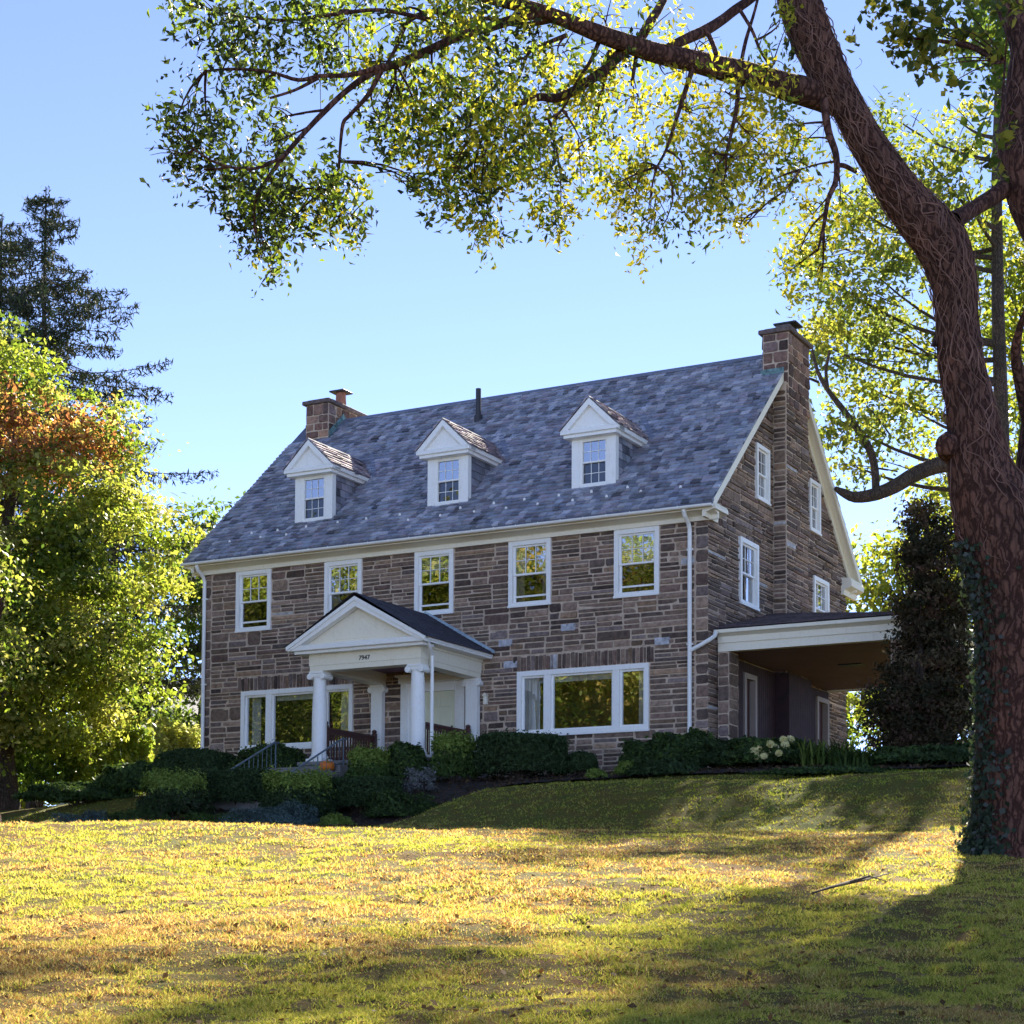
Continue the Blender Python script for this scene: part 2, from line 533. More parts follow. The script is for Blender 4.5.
def lawn_blades():
    rg = np.random.default_rng(11)
    N = 900000
    y0, y1 = 7.5, 47.0
    u = rg.random(N)
    Y = 1 / (1 / y0 + u * (1 / y1 - 1 / y0))
    X = (rg.random(N) * 2 - 1) * (0.29 * Y + 0.6)
    tuft = 0.6 * vnoise(X, Y, 0.16, 1) + 0.4 * vnoise(X, Y, 0.42, 2)
    tuft = np.clip((tuft - 0.32) / 0.34, 0, 1)
    dens = 0.28 + 0.72 * tuft
    hx, hy = w2h(X, Y)
    keep = (rg.random(N) < dens) & (hy < bed_front(hx) + 0.12)
    X, Y, dens, tuft = X[keep], Y[keep], dens[keep], tuft[keep]
    n = len(X)
    Z = terrain(X, Y) + clods(X, Y)
    far = np.clip(Y / 12, 0.8, 3.0)
    h = (0.010 + 0.022 * rg.random(n)) * (0.5 + 0.8 * tuft) * far ** 0.3
    w = (0.0040 + 0.0032 * rg.random(n)) * far
    a = rg.random(n) * 2 * pi
    lean = 2.2 * rg.random(n) * h
    la = rg.random(n) * 2 * pi
    V = np.empty((n, 3, 3))
    V[:, 0] = np.c_[X - np.cos(a) * w, Y - np.sin(a) * w, Z - 0.006]
    V[:, 1] = np.c_[X + np.cos(a) * w, Y + np.sin(a) * w, Z - 0.006]
    V[:, 2] = np.c_[X + np.cos(la) * lean, Y + np.sin(la) * lean, Z + h]
    big = 0.5 * vnoise(X, Y, 2.6, 3) + 0.5 * vnoise(X, Y, 0.7, 4)
    pdry = np.clip((big - 0.30) / 0.34, 0.04, 0.98)
    r = rg.random(n)
    green = np.array([0.21, 0.25, 0.035]); yellow = np.array([0.44, 0.385, 0.085]); straw = np.array([0.55, 0.41, 0.17]); brown = np.array([0.32, 0.165, 0.07])
    c = np.where((r < pdry * 0.40)[:, None], straw, np.where((r < pdry * 0.86)[:, None], brown, np.where((r < 0.70 + pdry * 0.25)[:, None], yellow, green))) * (0.7 + 0.6 * rg.random(n))[:, None]
    bank_green = smooth(-15.0, -11.5, w2h(X, Y)[1])[:, None]        # greener turf on the bank near the house
    c = c * (1 - 0.6 * bank_green) + np.array([0.20, 0.25, 0.035]) * 0.6 * bank_green * (0.7 + 0.6 * rg.random(n))[:, None]
    Fi = np.arange(n * 3).reshape(n, 3)
    o = np_mesh('lawn_grass', V.reshape(-1, 3), Fi, np.repeat(c, 3, 0), M_blade)
    tag(o, 'short dry yellow green lawn with brown patches', 'grass', kind='stuff')
lawn_blades()

# ------------------------------------------------------------------ the stone house (its own coordinates: x along the front, y into depth, z up)
W, D = 15.0, 10.4
EY, EZ = -0.45, 6.45                      # front eave line of the roof plane
RY, RZ = 5.30, 11.65                      # ridge
PITCHM = (RZ - EZ) / (RY - EY)
house = tag(empty('stone_house', (HX0, HY0, HZ0), -YAW),
            'three storey brown stone house with slate roof, three white dormers and columned entrance porch', 'house')
WIN2 = [(1.1667, 2.3317), (4.0745, 5.25), (6.8751, 8.0344), (9.6395, 10.8296), (12.5641, 13.7566)]
Z2B, Z2T = 4.46, 6.11
PIC = [(1.3819, 5.0078), (9.8983, 13.492)]
Z1B, Z1T = 1.19, 2.80
front_open = [(a, b, Z2B, Z2T) for a, b in WIN2] + [(a, b, Z1B, Z1T) for a, b in PIC] + [(6.5, 8.4, 0.0, 2.72)]
GW = [(1.9684, 3.2327, Z2B, Z2T), (7.4845, 8.7427, Z2B, Z2T), (3.1148, 4.0467, 7.32, 8.73), (7.2126 - .05, 8.05, 7.32, 8.73)]
GDOOR = [(2.15, 3.0, 0, 2.75), (7.6, 8.6, 0, 2.8)]
CHY0, CHY1 = 4.40, 6.05                   # the outside chimney on the right gable

def clip_poly(poly, hps):
    for a, b, c in hps:                   # keep a*x+b*z<=c
        out = []
        for i in range(len(poly)):
            p, q = poly[i], poly[(i + 1) % len(poly)]
            dp, dq = a * p[0] + b * p[1] - c, a * q[0] + b * q[1] - c
            if dp <= 0: out.append(p)
            if dp * dq < 0:
                t = dp / (dp - dq)
                out.append((p[0] + t * (q[0] - p[0]), p[1] + t * (q[1] - p[1])))
        poly = out
        if len(poly) < 3: return []
    return poly

REARM = PITCHM
REAR_E = RY + (RZ - 6.45) / PITCHM        # where the rear roof plane comes down to eave height
GCLIP = [(-PITCHM, 1, EZ - PITCHM * EY - 0.12), (REARM, 1, RZ + REARM * RY - 0.12)]

def wall_grid(mb, x0, x1, z0, z1, opens, P, nrm_depth, hps=None):
    """mortar plane with real openings and their reveals"""
    xs = sorted({x0, x1} | {o[0] for o in opens} | {o[1] for o in opens})
    zs = sorted({z0, z1} | {o[2] for o in opens} | {o[3] for o in opens})
    for i in range(len(xs) - 1):
        for j in range(len(zs) - 1):
            mx, mz = (xs[i] + xs[i + 1]) / 2, (zs[j] + zs[j + 1]) / 2
            if any(o[0] < mx < o[1] and o[2] < mz < o[3] for o in opens): continue
            poly = [(xs[i], zs[j]), (xs[i + 1], zs[j]), (xs[i + 1], zs[j + 1]), (xs[i], zs[j + 1])]
            if hps: poly = clip_poly(poly, hps)
            if len(poly) >= 3:
                mb.add([P(a, b, 0) for a, b in poly], [tuple(range(len(poly)))])
    for a, b, c, d in opens:
        q = [(a, c), (b, c), (b, d), (a, d)]
        v = [P(x, z, 0) for x, z in q] + [P(x, z, -nrm_depth) for x, z in q]
        mb.add(v, [(k, (k + 1) % 4, 4 + (k + 1) % 4, 4 + k) for k in range(4)])

STONE_COL = [((0.135, 0.108, 0.092), 5), ((0.185, 0.148, 0.122), 6), ((0.215, 0.172, 0.138), 4), ((0.098, 0.080, 0.072), 3),
             ((0.165, 0.145, 0.142), 3), ((0.23, 0.175, 0.125), 2), ((0.155, 0.115, 0.100), 3)]
_sc = [c for c, w in STONE_COL for _ in range(w)]
def stone_colour(rng):
    if rng.random() < 0.008:
        return (0.48, 0.46, 0.45)
    c = rng.choice(_sc)
    k = rng.uniform(0.45, 1.22) * 1.28
    return (c[0] * k * 1.13, c[1] * k * 0.96, c[2] * k * 0.84)

def one_stone(mb, x0, x1, z0, z1, P, rng, dmin, dmax, hps=None, col=None):
    w, h = x1 - x0, z1 - z0
    if w < 0.03 or h < 0.03: return
    c = min(w, h) * rng.uniform(0.07, 0.20)
    j = lambda s: rng.uniform(-s, s)
    jx, jz = min(0.018, w * 0.08), min(0.014, h * 0.10)
    o = [(x0 + c, z0), (x1 - c, z0), (x1, z0 + c), (x1, z1 - c), (x1 - c, z1), (x0 + c, z1), (x0, z1 - c), (x0, z0 + c)]
    o = [(min(max(a + j(jx), x0), x1), min(max(b + j(jz), z0), z1)) for a, b in o]
    if hps:
        o = clip_poly(o, hps)
        if len(o) < 3: return
    n = len(o)
    cx, cz = sum(p[0] for p in o) / n, sum(p[1] for p in o) / n
    d = rng.uniform(dmin, dmax)
    tx, tzz = rng.uniform(-0.012, 0.012), rng.uniform(-0.012, 0.012)
    ins = min(0.02, 0.18 * min(w, h))
    v = [P(a, b, -0.01) for a, b in o]
    for a, b in o:
        L = sqrt((a - cx) ** 2 + (b - cz) ** 2) + 1e-6
        k = max(0.3, 1 - ins / L)
        v.append(P(cx + (a - cx) * k, cz + (b - cz) * k, d + tx * (a - cx) / (w / 2) + tzz * (b - cz) / (h / 2) + rng.uniform(-0.004, 0.004)))
    v.append(P(cx + j(w * .15), cz + j(h * .15), d + rng.uniform(0.0, 0.012)))
    f = [(i, (i + 1) % n, n + (i + 1) % n, n + i) for i in range(n)] + [(n + i, n + (i + 1) % n, 2 * n) for i in range(n)]
    mb.add(v, f, col or stone_colour(rng))

def rubble(mb, x0, x1, z0, z1, opens, P, rng, dmin=0.008, dmax=0.034, hps=None, band=(0.28, 0.44)):
    keys = sorted({z0, z1} | {o[2] for o in opens if z0 < o[2] < z1} | {o[3] for o in opens if z0 < o[3] < z1})
    g = 0.013
    for ka, kb in zip(keys[:-1], keys[1:]):
        n = max(1, round((kb - ka) / rng.uniform(*band)))
        cuts = [ka + (kb - ka) * (i + (rng.uniform(-0.2, 0.2) if 0 < i < n else 0)) / n for i in range(n + 1)]
        for a, b in zip(cuts[:-1], cuts[1:]):
            free = [(x0, x1)]
            for o in opens:
                if o[2] < (a + b) / 2 < o[3]:
                    nf = []
                    for p, q in free:
                        if o[1] <= p or o[0] >= q: nf.append((p, q)); continue
                        if o[0] > p: nf.append((p, o[0]))
                        if o[1] < q: nf.append((o[1], q))
                    free = nf
            for p, q in free:
                x = p
                while x < q - 0.02:
                    bw = rng.uniform(0.45, 1.25)
                    if q - x - bw < 0.40: bw = q - x
                    H = b - a
                    t = rng.random()
                    if t < 0.03 or H < 0.12:
                        if bw > 0.62:
                            s = bw * rng.uniform(0.35, 0.65)
                            one_stone(mb, x + g, x + s - g, a + g, b - g, P, rng, dmin, dmax, hps)
                            one_stone(mb, x + s + g, x + bw - g, a + g, b - g, P, rng, dmin, dmax, hps)
                        else:
                            one_stone(mb, x + g, x + bw - g, a + g, b - g, P, rng, dmin, dmax, hps)
                    else:
                        k = 2 if (t < 0.22 or H < 0.25) else (3 if (t < 0.72 or H < 0.34) else 4)
                        if k == 2:
                            zc = [a, a + H * rng.uniform(0.34, 0.66), b]
                        else:
                            zc = [a] + [a + H * (q + rng.uniform(-0.16, 0.16)) / k for q in range(1, k)] + [b]
                        for m in range(k):
                            hh = zc[m + 1] - zc[m]
                            if bw > 0.5 and rng.random() < (0.7 if bw > 0.8 else 0.4):
                                s = bw * rng.uniform(0.36, 0.64)
                                parts_ = [(x, x + s), (x + s, x + bw)]
                            else:
                                parts_ = [(x, x + bw)]
                            for u0, u1 in parts_:
                                one_stone(mb, u0 + g, u1 - g, zc[m] + g, zc[m + 1] - g, P, rng, dmin, dmax, hps)
                    x += bw

rng = random.Random(7)
PF = lambda x, z, d: (x, -d, z)                    # front wall
PG = lambda y, z, d: (W + d, y, z)                 # right gable wall
PLG = lambda y, z, d: (-d, y, z)                   # left gable wall
def front_wall():
    mb = MB()
    wall_grid(mb, 0, W, -1.2, 6.35, front_open, PF, 0.16)
    back = mb.build('mortar_bed', M_mortar)
    s = MB()
    lint = [(a - 0.12, b + 0.12, Z1T, Z1T + 0.42) for a, b in PIC]
    rubble(s, 0.32, W - 0.32, -1.2, 6.12, front_open + lint, PF, rng)
    # corner stones alternate long and short
    z, k = -1.2, 0
    while z < 6.1:
        h = rng.uniform(0.2, 0.34)
        z1 = min(z + h, 6.12)
        if z1 - z > 0.06:
            for xa, xb in ((0.0, 0.31), (W - 0.31, W + 0.018)):
                one_stone(s, xa + 0.004, xb - 0.004, z + 0.01, z1 - 0.01, PF, rng, 0.012, 0.03)
        z = z1
    # soldier course of upright stones above the two wide windows
    for a, b, c, d in lint:
        x = a
        while x < b - 0.03:
            w = rng.uniform(0.075, 0.13)
            if b - x - w < 0.06: w = b - x
            cc = stone_colour(rng)
            if rng.random() < 0.04: cc = (0.33, 0.30, 0.29)
            one_stone(s, x + 0.007, x + w - 0.007, c + 0.01, d - 0.01 - rng.uniform(0, 0.05), PF, rng, 0.01, 0.03, col=tuple(q * 0.95 for q in cc))
            x += w
    for (x, z) in [(9.35, 3.45), (11.1, 3.72), (13.62, 3.2), (9.5, 2.9)]:
        one_stone(s, x, x + 0.42, z, z + 0.2, PF, rng, 0.036, 0.042, col=(0.50, 0.49, 0.50))
    w = s.build('wall', M_stone, house)
    back.parent = w
front_wall()

def gable_wall(P, name_seed, opens, chim):
    mb = MB()
    top = RZ
    rg = random.Random(name_seed)
    wall_grid(mb, 0, D, -1.2, top, opens, P, 0.16, GCLIP)
    back = mb.build('mortar_bed', M_mortar)
    s = MB()
    op = list(opens) + ([(CHY0, CHY1, -1.2, 11.0)] if chim else [])
    rubble(s, 0.0, D, -1.2, top, op, P, rg, 0.012, 0.055, GCLIP, (0.24, 0.40))
    w = s.build('wall', M_stone, house)
    back.parent = w
gable_wall(PG, 21, GW + GDOOR, True)
gable_wall(PLG, 22, [], False)
def rear_wall():
    mb = MB()
    mb.add([(0, D, -1.2), (W, D, -1.2), (W, D, 6.4), (0, D, 6.4)], [(0, 1, 2, 3)])
    s = MB()
    rubble(s, 0, W, -1.2, 6.3, [], lambda x, z, d: (x, D + d, z), random.Random(5), band=(0.4, 0.6))
    w = s.build('wall', M_stone, house)
    mb.build('mortar_bed', M_mortar, w)
    # storey floors and an inner partition keep daylight from shining through the house
    q = MB()
    for z in (-0.02, 3.2, 6.3):
        q.box(0.2, W - 0.2, 0.2, D - 0.2, z, z + 0.12)
    q.box(0.2, W - 0.2, 2.3, 2.4, 0.1, 6.3)
    q.build('floor', M_darkroom, house)
rear_wall()

# ---- windows
def trim_frame(mb, x0, x1, z0, z1, w, P, d0, d1, sill=True):
    def bx(a, b, c, d, e0, e1):
        pts_ = [P(a, c, e0), P(b, c, e0), P(b, d, e0), P(a, d, e0), P(a, c, e1), P(b, c, e1), P(b, d, e1), P(a, d, e1)]
        mb.add(pts_, [(0, 3, 2, 1), (4, 5, 6, 7), (0, 1, 5, 4), (1, 2, 6, 5), (2, 3, 7, 6), (3, 0, 4, 7)])
    bx(x0, x0 + w, z0, z1, d0, d1)
    bx(x1 - w, x1, z0, z1, d0, d1)
    bx(x0 + w, x1 - w, z1 - w, z1, d0, d1 - 0.002)
    bx(x0 + w, x1 - w, z0, z0 + w * 0.8, d0, d1 - 0.002)
    return bx

def quad(mb, x0, x1, z0, z1, P, d, n=1):
    mb.add([P(x0, z0, d), P(x1, z0, d), P(x1, z1, d), P(x0, z1, d)], [(0, 1, 2, 3)])

def sash_window(x0, x1, z0, z1, P, parent, casing=0.115, cols=3, rows=2, lower_grid=False, raised=0.1, off=0.0, name='window', screen=True, curtain=None, blind=0.3):
    f = MB()
    bx = trim_frame(f, x0, x1, z0, z1, casing, P, -0.10 + off, 0.045 + off)
    bx(x0 - 0.012, x1 + 0.012, z0 - 0.035, z0 + 0.02, -0.02 + off, 0.065 + off)          # sill nose
    a, b, c, d = x0 + casing, x1 - casing, z0 + casing * 0.8, z1 - casing
    mid = c + (d - c) * 0.49
    s = 0.055
    # upper sash (outer plane), lower sash set further in
    for (p, q, lo, hi, dd) in ((a, b, mid - 0.02, d, -0.02), (a, b, c, mid + 0.02, -0.055)):
        lo2 = lo + (raised if lo == c else 0)
        bx(p, p + s, lo, hi, dd - 0.035 + off, dd + off)
        bx(q - s, q, lo, hi, dd - 0.035 + off, dd + off)
        bx(p + s, q - s, hi - 0.045, hi, dd - 0.035 + off, dd - 0.002 + off)
        bx(p + s, q - s, lo2, lo2 + 0.045, dd - 0.035 + off, dd - 0.002 + off)
    m = MB()
    def grid(lo, hi, dd):
        def mbx(u0, u1, w0, w1):
            pts_ = [P(u0, w0, dd), P(u1, w0, dd), P(u1, w1, dd), P(u0, w1, dd), P(u0, w0, dd + .014), P(u1, w0, dd + .014), P(u1, w1, dd + .014), P(u0, w1, dd + .014)]
            m.add(pts_, [(4, 5, 6, 7), (0, 1, 5, 4), (1, 2, 6, 5), (2, 3, 7, 6), (3, 0, 4, 7)])
        for k in range(1, cols):
            x = a + s + (b - a - 2 * s) * k / cols
            mbx(x - 0.009, x + 0.009, lo, hi)
        for k in range(1, rows):
            z = lo + (hi - lo) * k / rows
            mbx(a + s, b - s, z - 0.008, z + 0.008)
    grid(mid + 0.025, d - 0.045, -0.036 + off)
    if lower_grid: grid(c + 0.045, mid - 0.025, -0.071 + off)
    w = f.build(name, M_white, parent)
    m.build('muntin', M_white, w)
    if curtain:
        q = MB()
        if curtain == 'blind':
            z = d
            while z > d - (d - c) * blind:
                bx2 = [P(a, z - 0.045, -0.17), P(b, z - 0.045, -0.17), P(b, z - 0.004, -0.19), P(a, z - 0.004, -0.19)]
                q.add(bx2, [(0, 1, 2, 3)])
                z -= 0.05
        else:
            for x0_, x1_ in ((a, a + (b - a) * 0.24), (b - (b - a) * 0.24, b)):
                m_ = 9
                vv = []
                for i in range(m_):
                    x = x0_ + (x1_ - x0_) * i / (m_ - 1)
                    dd = -0.19 - 0.03 * (i % 2)
                    vv += [P(x, c, dd), P(x, d, dd)]
                q.add(vv, [(2 * i, 2 * i + 2, 2 * i + 3, 2 * i + 1) for i in range(m_ - 1)])
        q.build('curtain', M_cloth, w)
    p = MB()
    quad(p, a + s - .004, b - s + .004, mid, d - 0.03, P, -0.043 + off)
    p.build('pane', M_glass, w)
    p = MB()
    quad(p, a + s - .004, b - s + .004, c, mid, P, -0.082 + off)
    p.build('pane', M_screen if screen else M_glass, w)
    return w
for k, (a, b) in enumerate(WIN2):
    sash_window(a, b, Z2B, Z2T - 0.01, PF, house, raised=(0.0 if k == 1 else 0.13), curtain=(None, 'drape', 'blind', 'drape', 'blind')[k], blind=(0, 0, 0.28, 0, 0.42)[k])
for (a, b, c, d) in GW[:2]:
    sash_window(a, b, c, d, PG, house, off=0.03, screen=False, lower_grid=False, raised=0, curtain='drape')
for (a, b, c, d) in GW[2:]:
    sash_window(a, b, c, d, PG, house, casing=0.1, cols=2, off=0.03, screen=False, lower_grid=True, raised=0)

def picture_window(x0, x1, z0, z1, mull, drapes):
    f = MB()
    bx = trim_frame(f, x0, x1, z0, z1, 0.12, PF, -0.12, 0.045)
    bx(x0 - 0.02, x1 + 0.02, z0 - 0.04, z0 + 0.02, -0.02, 0.075)
    a, b, c, d = x0 + 0.12, x1 - 0.12, z0 + 0.096, z1 - 0.12
    for mx in mull:
        bx(mx - 0.09, mx + 0.09, c, d, -0.10, 0.03)
    lights = [a] + [q for mx in mull for q in (mx - 0.09, mx + 0.09)] + [b]
    for i in range(0, len(lights), 2):
        p, q = lights[i], lights[i + 1]
        bx(p, p + 0.05, c, d, -0.09, -0.03); bx(q - 0.05, q, c, d, -0.09, -0.03)
        bx(p + 0.05, q - 0.05, d - 0.05, d, -0.09, -0.032); bx(p + 0.05, q - 0.05, c, c + 0.05, -0.09, -0.032)
    w = f.build('window', M_white, house)
    for i in range(0, len(lights), 2):
        p = MB()
        quad(p, lights[i] + 0.045, lights[i + 1] - 0.045, c + 0.045, d - 0.045, PF, -0.07)
        p.build('pane', M_bigglass, w)
    q = MB()
    z = d                                             # a pale roller blind pulled down a little over the middle light
    q.add([PF(lights[2] + .02, d - 0.17, -0.2), PF(lights[3] - .02, d - 0.17, -0.2), PF(lights[3] - .02, d, -0.2), PF(lights[2] + .02, d, -0.2)], [(0, 1, 2, 3)])
    for u0_, u1_ in drapes:
        m_ = 2 * int((u1_ - u0_) / 0.09) + 3
        vv = []
        for i in range(m_):
            x = u0_ + (u1_ - u0_) * i / (m_ - 1)
            dd = -0.26 - 0.045 * (i % 2)
            vv += [PF(x, c, dd), PF(x, d, dd)]
        q.add(vv, [(2 * i, 2 * i + 2, 2 * i + 3, 2 * i + 1) for i in range(m_ - 1)])
    q.build('curtain', M_cloth, w)
picture_window(*PIC[0], Z1B, Z1T, (2.30, 4.05), [(1.55, 1.85), (4.45, 4.85)])
picture_window(*PIC[1], Z1B, Z1T, (10.75, 12.62), [(10.0, 10.4), (13.1, 13.35)])

# ---- roof: sheathing slab, one real slate after another, ridge cap
def slate_colour(rg):
    c = rg.choice([(0.150, 0.155, 0.185), (0.195, 0.195, 0.220), (0.115, 0.120, 0.150), (0.225, 0.22, 0.24), (0.170, 0.155, 0.180), (0.16, 0.172, 0.20)])
    k = rg.uniform(0.62, 1.38) * 1.65 * (0.4 if rg.random() < 0.05 else 1)
    return tuple(x * k for x in c)
def slates(mb, x0, x1, P, L, rg, cover, expo=0.20, skip=None):
    """P(x, s, d): x along the eave, s up the slope, d above the plane"""
    r = 0
    s = 0.0
    while s < L:
        s1 = min(s + expo, L)
        x = x0 - rg.uniform(0, 0.2)
        while x < x1:
            w = rg.uniform(0.15, 0.28)
            a, b = max(x, x0), min(x + w - 0.013, x1)
            x += w
            if b - a < 0.03: continue
            if skip and skip((a + b) / 2, (s + s1) / 2): continue
            j = rg.uniform(-0.02, 0.02) - (0.07 if rg.random() < 0.012 else 0)
            t = rg.uniform(0.034, 0.058)
            c = slate_colour(rg)
            v = [P(a, s + j, 0.0), P(b, s + j + rg.uniform(-.006, .006), 0.0), P(a, s + j, t), P(b, s + j + rg.uniform(-.006, .006), t + rg.uniform(-.006, .006)),
                 P(a, min(s1 + 0.05, L), 0.006), P(b, min(s1 + 0.05, L), 0.006)]
            mb.add(v, [(0, 1, 3, 2), (2, 3, 5, 4), (0, 2, 4), (1, 5, 3)], c)
        s = s1
SL = sqrt((RY - EY) ** 2 + (RZ - EZ) ** 2)
ty, tzv = (RY - EY) / SL, (RZ - EZ) / SL
P_front = lambda x, s, d: (x, EY + ty * s - tzv * d, EZ + tzv * s + ty * d)
P_rear = lambda x, s, d: (x, 2 * RY - EY - ty * s + tzv * d, EZ + tzv * s + ty * d)
RX0, RX1 = -0.30, W + 0.30
DORM = [3.25, 7.47, 11.69]
def roof():
    m = MB()
    m.add([(RX0, EY, EZ), (RX1, EY, EZ), (RX1, RY, RZ), (RX0, RY, RZ), (RX0, 2 * RY - EY, EZ), (RX1, 2 * RY - EY, EZ),
           (RX0, EY, EZ - .1), (RX1, EY, EZ - .1), (RX1, RY, RZ - .12), (RX0, RY, RZ - .12), (RX0, 2 * RY - EY, EZ - .1), (RX1, 2 * RY - EY, EZ - .1)],
          [(0, 1, 2, 3), (3, 2, 5, 4), (6, 9, 8, 7), (9, 10, 11, 8), (0, 6, 7, 1), (4, 5, 11, 10), (0, 3, 9, 6), (3, 4, 10, 9), (1, 7, 8, 2), (2, 8, 11, 5)], (0.10, 0.11, 0.15))
    def skip(x, s):
        y = EY + ty * s
        for d in DORM:
            if abs(x - d) < 0.56 and 0.72 < y < 2.0: return True
        if W - 0.3 < x and CHY0 < y: return True
        if x < 1.1 and y > 4.45: return True
        return False
    slates(m, RX0, RX1, P_front, SL - 0.02, rng, None, expo=0.19, skip=skip)
    slates(m, RX0, RX1, P_rear, SL - 0.02, random.Random(9), None, expo=0.3)
    r = m.build('roof', M_slate, house)
    c = MB()
    c.prism([(RY - 0.14, RZ - 0.09), (RY, RZ + 0.055), (RY + 0.14, RZ - 0.09), (RY, RZ - 0.02)], 'x', 1.1, W - 0.31)
    c.build('ridge_cap', M_ridge, r)
    # small snow guards in two staggered rows above the eave
    g = MB()
    g.prism([(-0.035, -0.01), (0.035, -0.01), (0.025, 0.045), (0, 0.06), (-0.025, 0.045)], 'y', -0.012, 0.012)
    g.box(-0.02, 0.02, 0.015, 0.12, -0.01, 0.004)
    proto = g.build('snow_guard', M_white, r)
    first = True
    for row, (s, x00) in enumerate(((0.78, 0.9), (1.12, 1.35))):
        x = x00
        while x < W - 0.8:
            if rng.random() < 0.85:
                o = proto if first else proto.copy()
                if not first:
                    COL.objects.link(o); o.parent = r
                first = False
                o.location = P_front(x + rng.uniform(-.08, .08), s + rng.uniform(-.03, .03), 0.03)
            x += 0.95
    v = MB()
    v.tube([(6.31, 4.25, 10.55), (6.31, 4.25, 11.62)], 0.075, 12, cap=True)
    v.tube([(6.31, 4.25, 10.55), (6.31, 4.25, 10.85)], 0.12, 12)
    v.build('vent_pipe', M_dark, r)
roof()

# ---- eave cornice, gutter, returns and rake boards
def cornice():
    c = MB()
    prof = [(-0.03, 6.10), (-0.085, 6.10), (-0.085, 6.20), (-0.11, 6.22), (-0.30, 6.27), (-0.42, 6.28), (-0.42, 6.36), (-0.36, 6.44), (-0.02, 6.44)]
    c.prism(prof, 'x', -0.32, W + 0.30)
    # return round the right and left corners
    c.prism([(W + 0.02, 6.12), (W + 0.085, 6.12), (W + 0.11, 6.22), (W + 0.28, 6.27), (W + 0.36, 6.28), (W + 0.36, 6.36), (W + 0.32, 6.44), (W + 0.02, 6.47)], 'y', -0.40, 0.42)
    c.prism([(-0.02, 6.12), (-0.085, 6.12), (-0.11, 6.22), (-0.28, 6.27), (-0.36, 6.28), (-0.36, 6.36), (-0.32, 6.44), (-0.02, 6.47)][::-1], 'y', -0.40, 0.42)
    # rear eave
    yr = 2 * RY - EY
    c.prism([(D + 0.03, 6.10), (D + 0.09, 6.10), (D + 0.11, 6.2), (yr - 0.05, 6.24), (yr, 6.26), (yr, 6.36), (yr - 0.06, 6.44), (D + 0.02, 6.44)][::-1], 'x', -0.32, W + 0.30)
    c.prism([(W + 0.02, 5.98), (W + 0.10, 5.98), (W + 0.14, 6.12), (W + 0.30, 6.18), (W + 0.34, 6.2), (W + 0.34, 6.34), (W + 0.30, 6.44), (W + 0.02, 6.47)], 'y', D - 0.5, yr - 0.01)
    o = c.build('cornice', M_cream, house)
    g = MB()
    yo, zo = EY - 0.02, 6.37
    n = 8
    prof = [(yo - 0.06 + 0.065 * cos(pi + pi * k / n), zo + 0.065 * sin(pi + pi * k / n)) for k in range(n + 1)]
    prof += [(yo - 0.06 + 0.052 * cos(2 * pi - pi * k / n), zo + 0.052 * sin(2 * pi - pi * k / n)) for k in range(n + 1)]
    g.prism(prof, 'x', -0.33, W + 0.33)
    for x in np.arange(0.2, W, 0.62):
        g.box(x, x + 0.02, yo - 0.128, yo - 0.122, zo - 0.05, zo + 0.012)
    g.build('gutter', M_white, house)
    # sloping rake boards at both gables, soffits underneath
    for sx, x0, x1 in ((1, W + 0.03, W + 0.30), (-1, -0.30, -0.03)):
        r = MB()
        for (ya, za, yb, zb) in ((EY + 0.1, EZ + 0.09, RY, RZ), (2 * RY - EY - 0.1, EZ + 0.09, RY, RZ)):
            face_x0, face_x1 = (x1 - 0.035, x1 + 0.006) if sx > 0 else (x0 - 0.006, x0 + 0.035)
            pr = [(ya, za - 0.01), (yb, zb - 0.01), (yb, zb - 0.24), (ya, za - 0.24)]
            r.prism(pr if ya < yb else pr[::-1], 'x', face_x0, face_x1)
            pr = [(ya, za - 0.13), (yb, zb - 0.13), (yb, zb - 0.17), (ya, za - 0.17)]
            xa, xb = (x0, x1 - 0.037) if sx > 0 else (x0 + 0.037, x1)
            r.prism(pr if ya < yb else pr[::-1], 'x', xa, xb)
            pr = [(ya, za - 0.172), (yb, zb - 0.172), (yb, zb - 0.42), (ya, za - 0.42)]
            xa, xb = (W + 0.02, W + 0.075) if sx > 0 else (-0.075, -0.02)
            r.prism(pr if ya < yb else pr[::-1], 'x', xa, xb)
        r.build('rake_board', M_cream, house)
cornice()

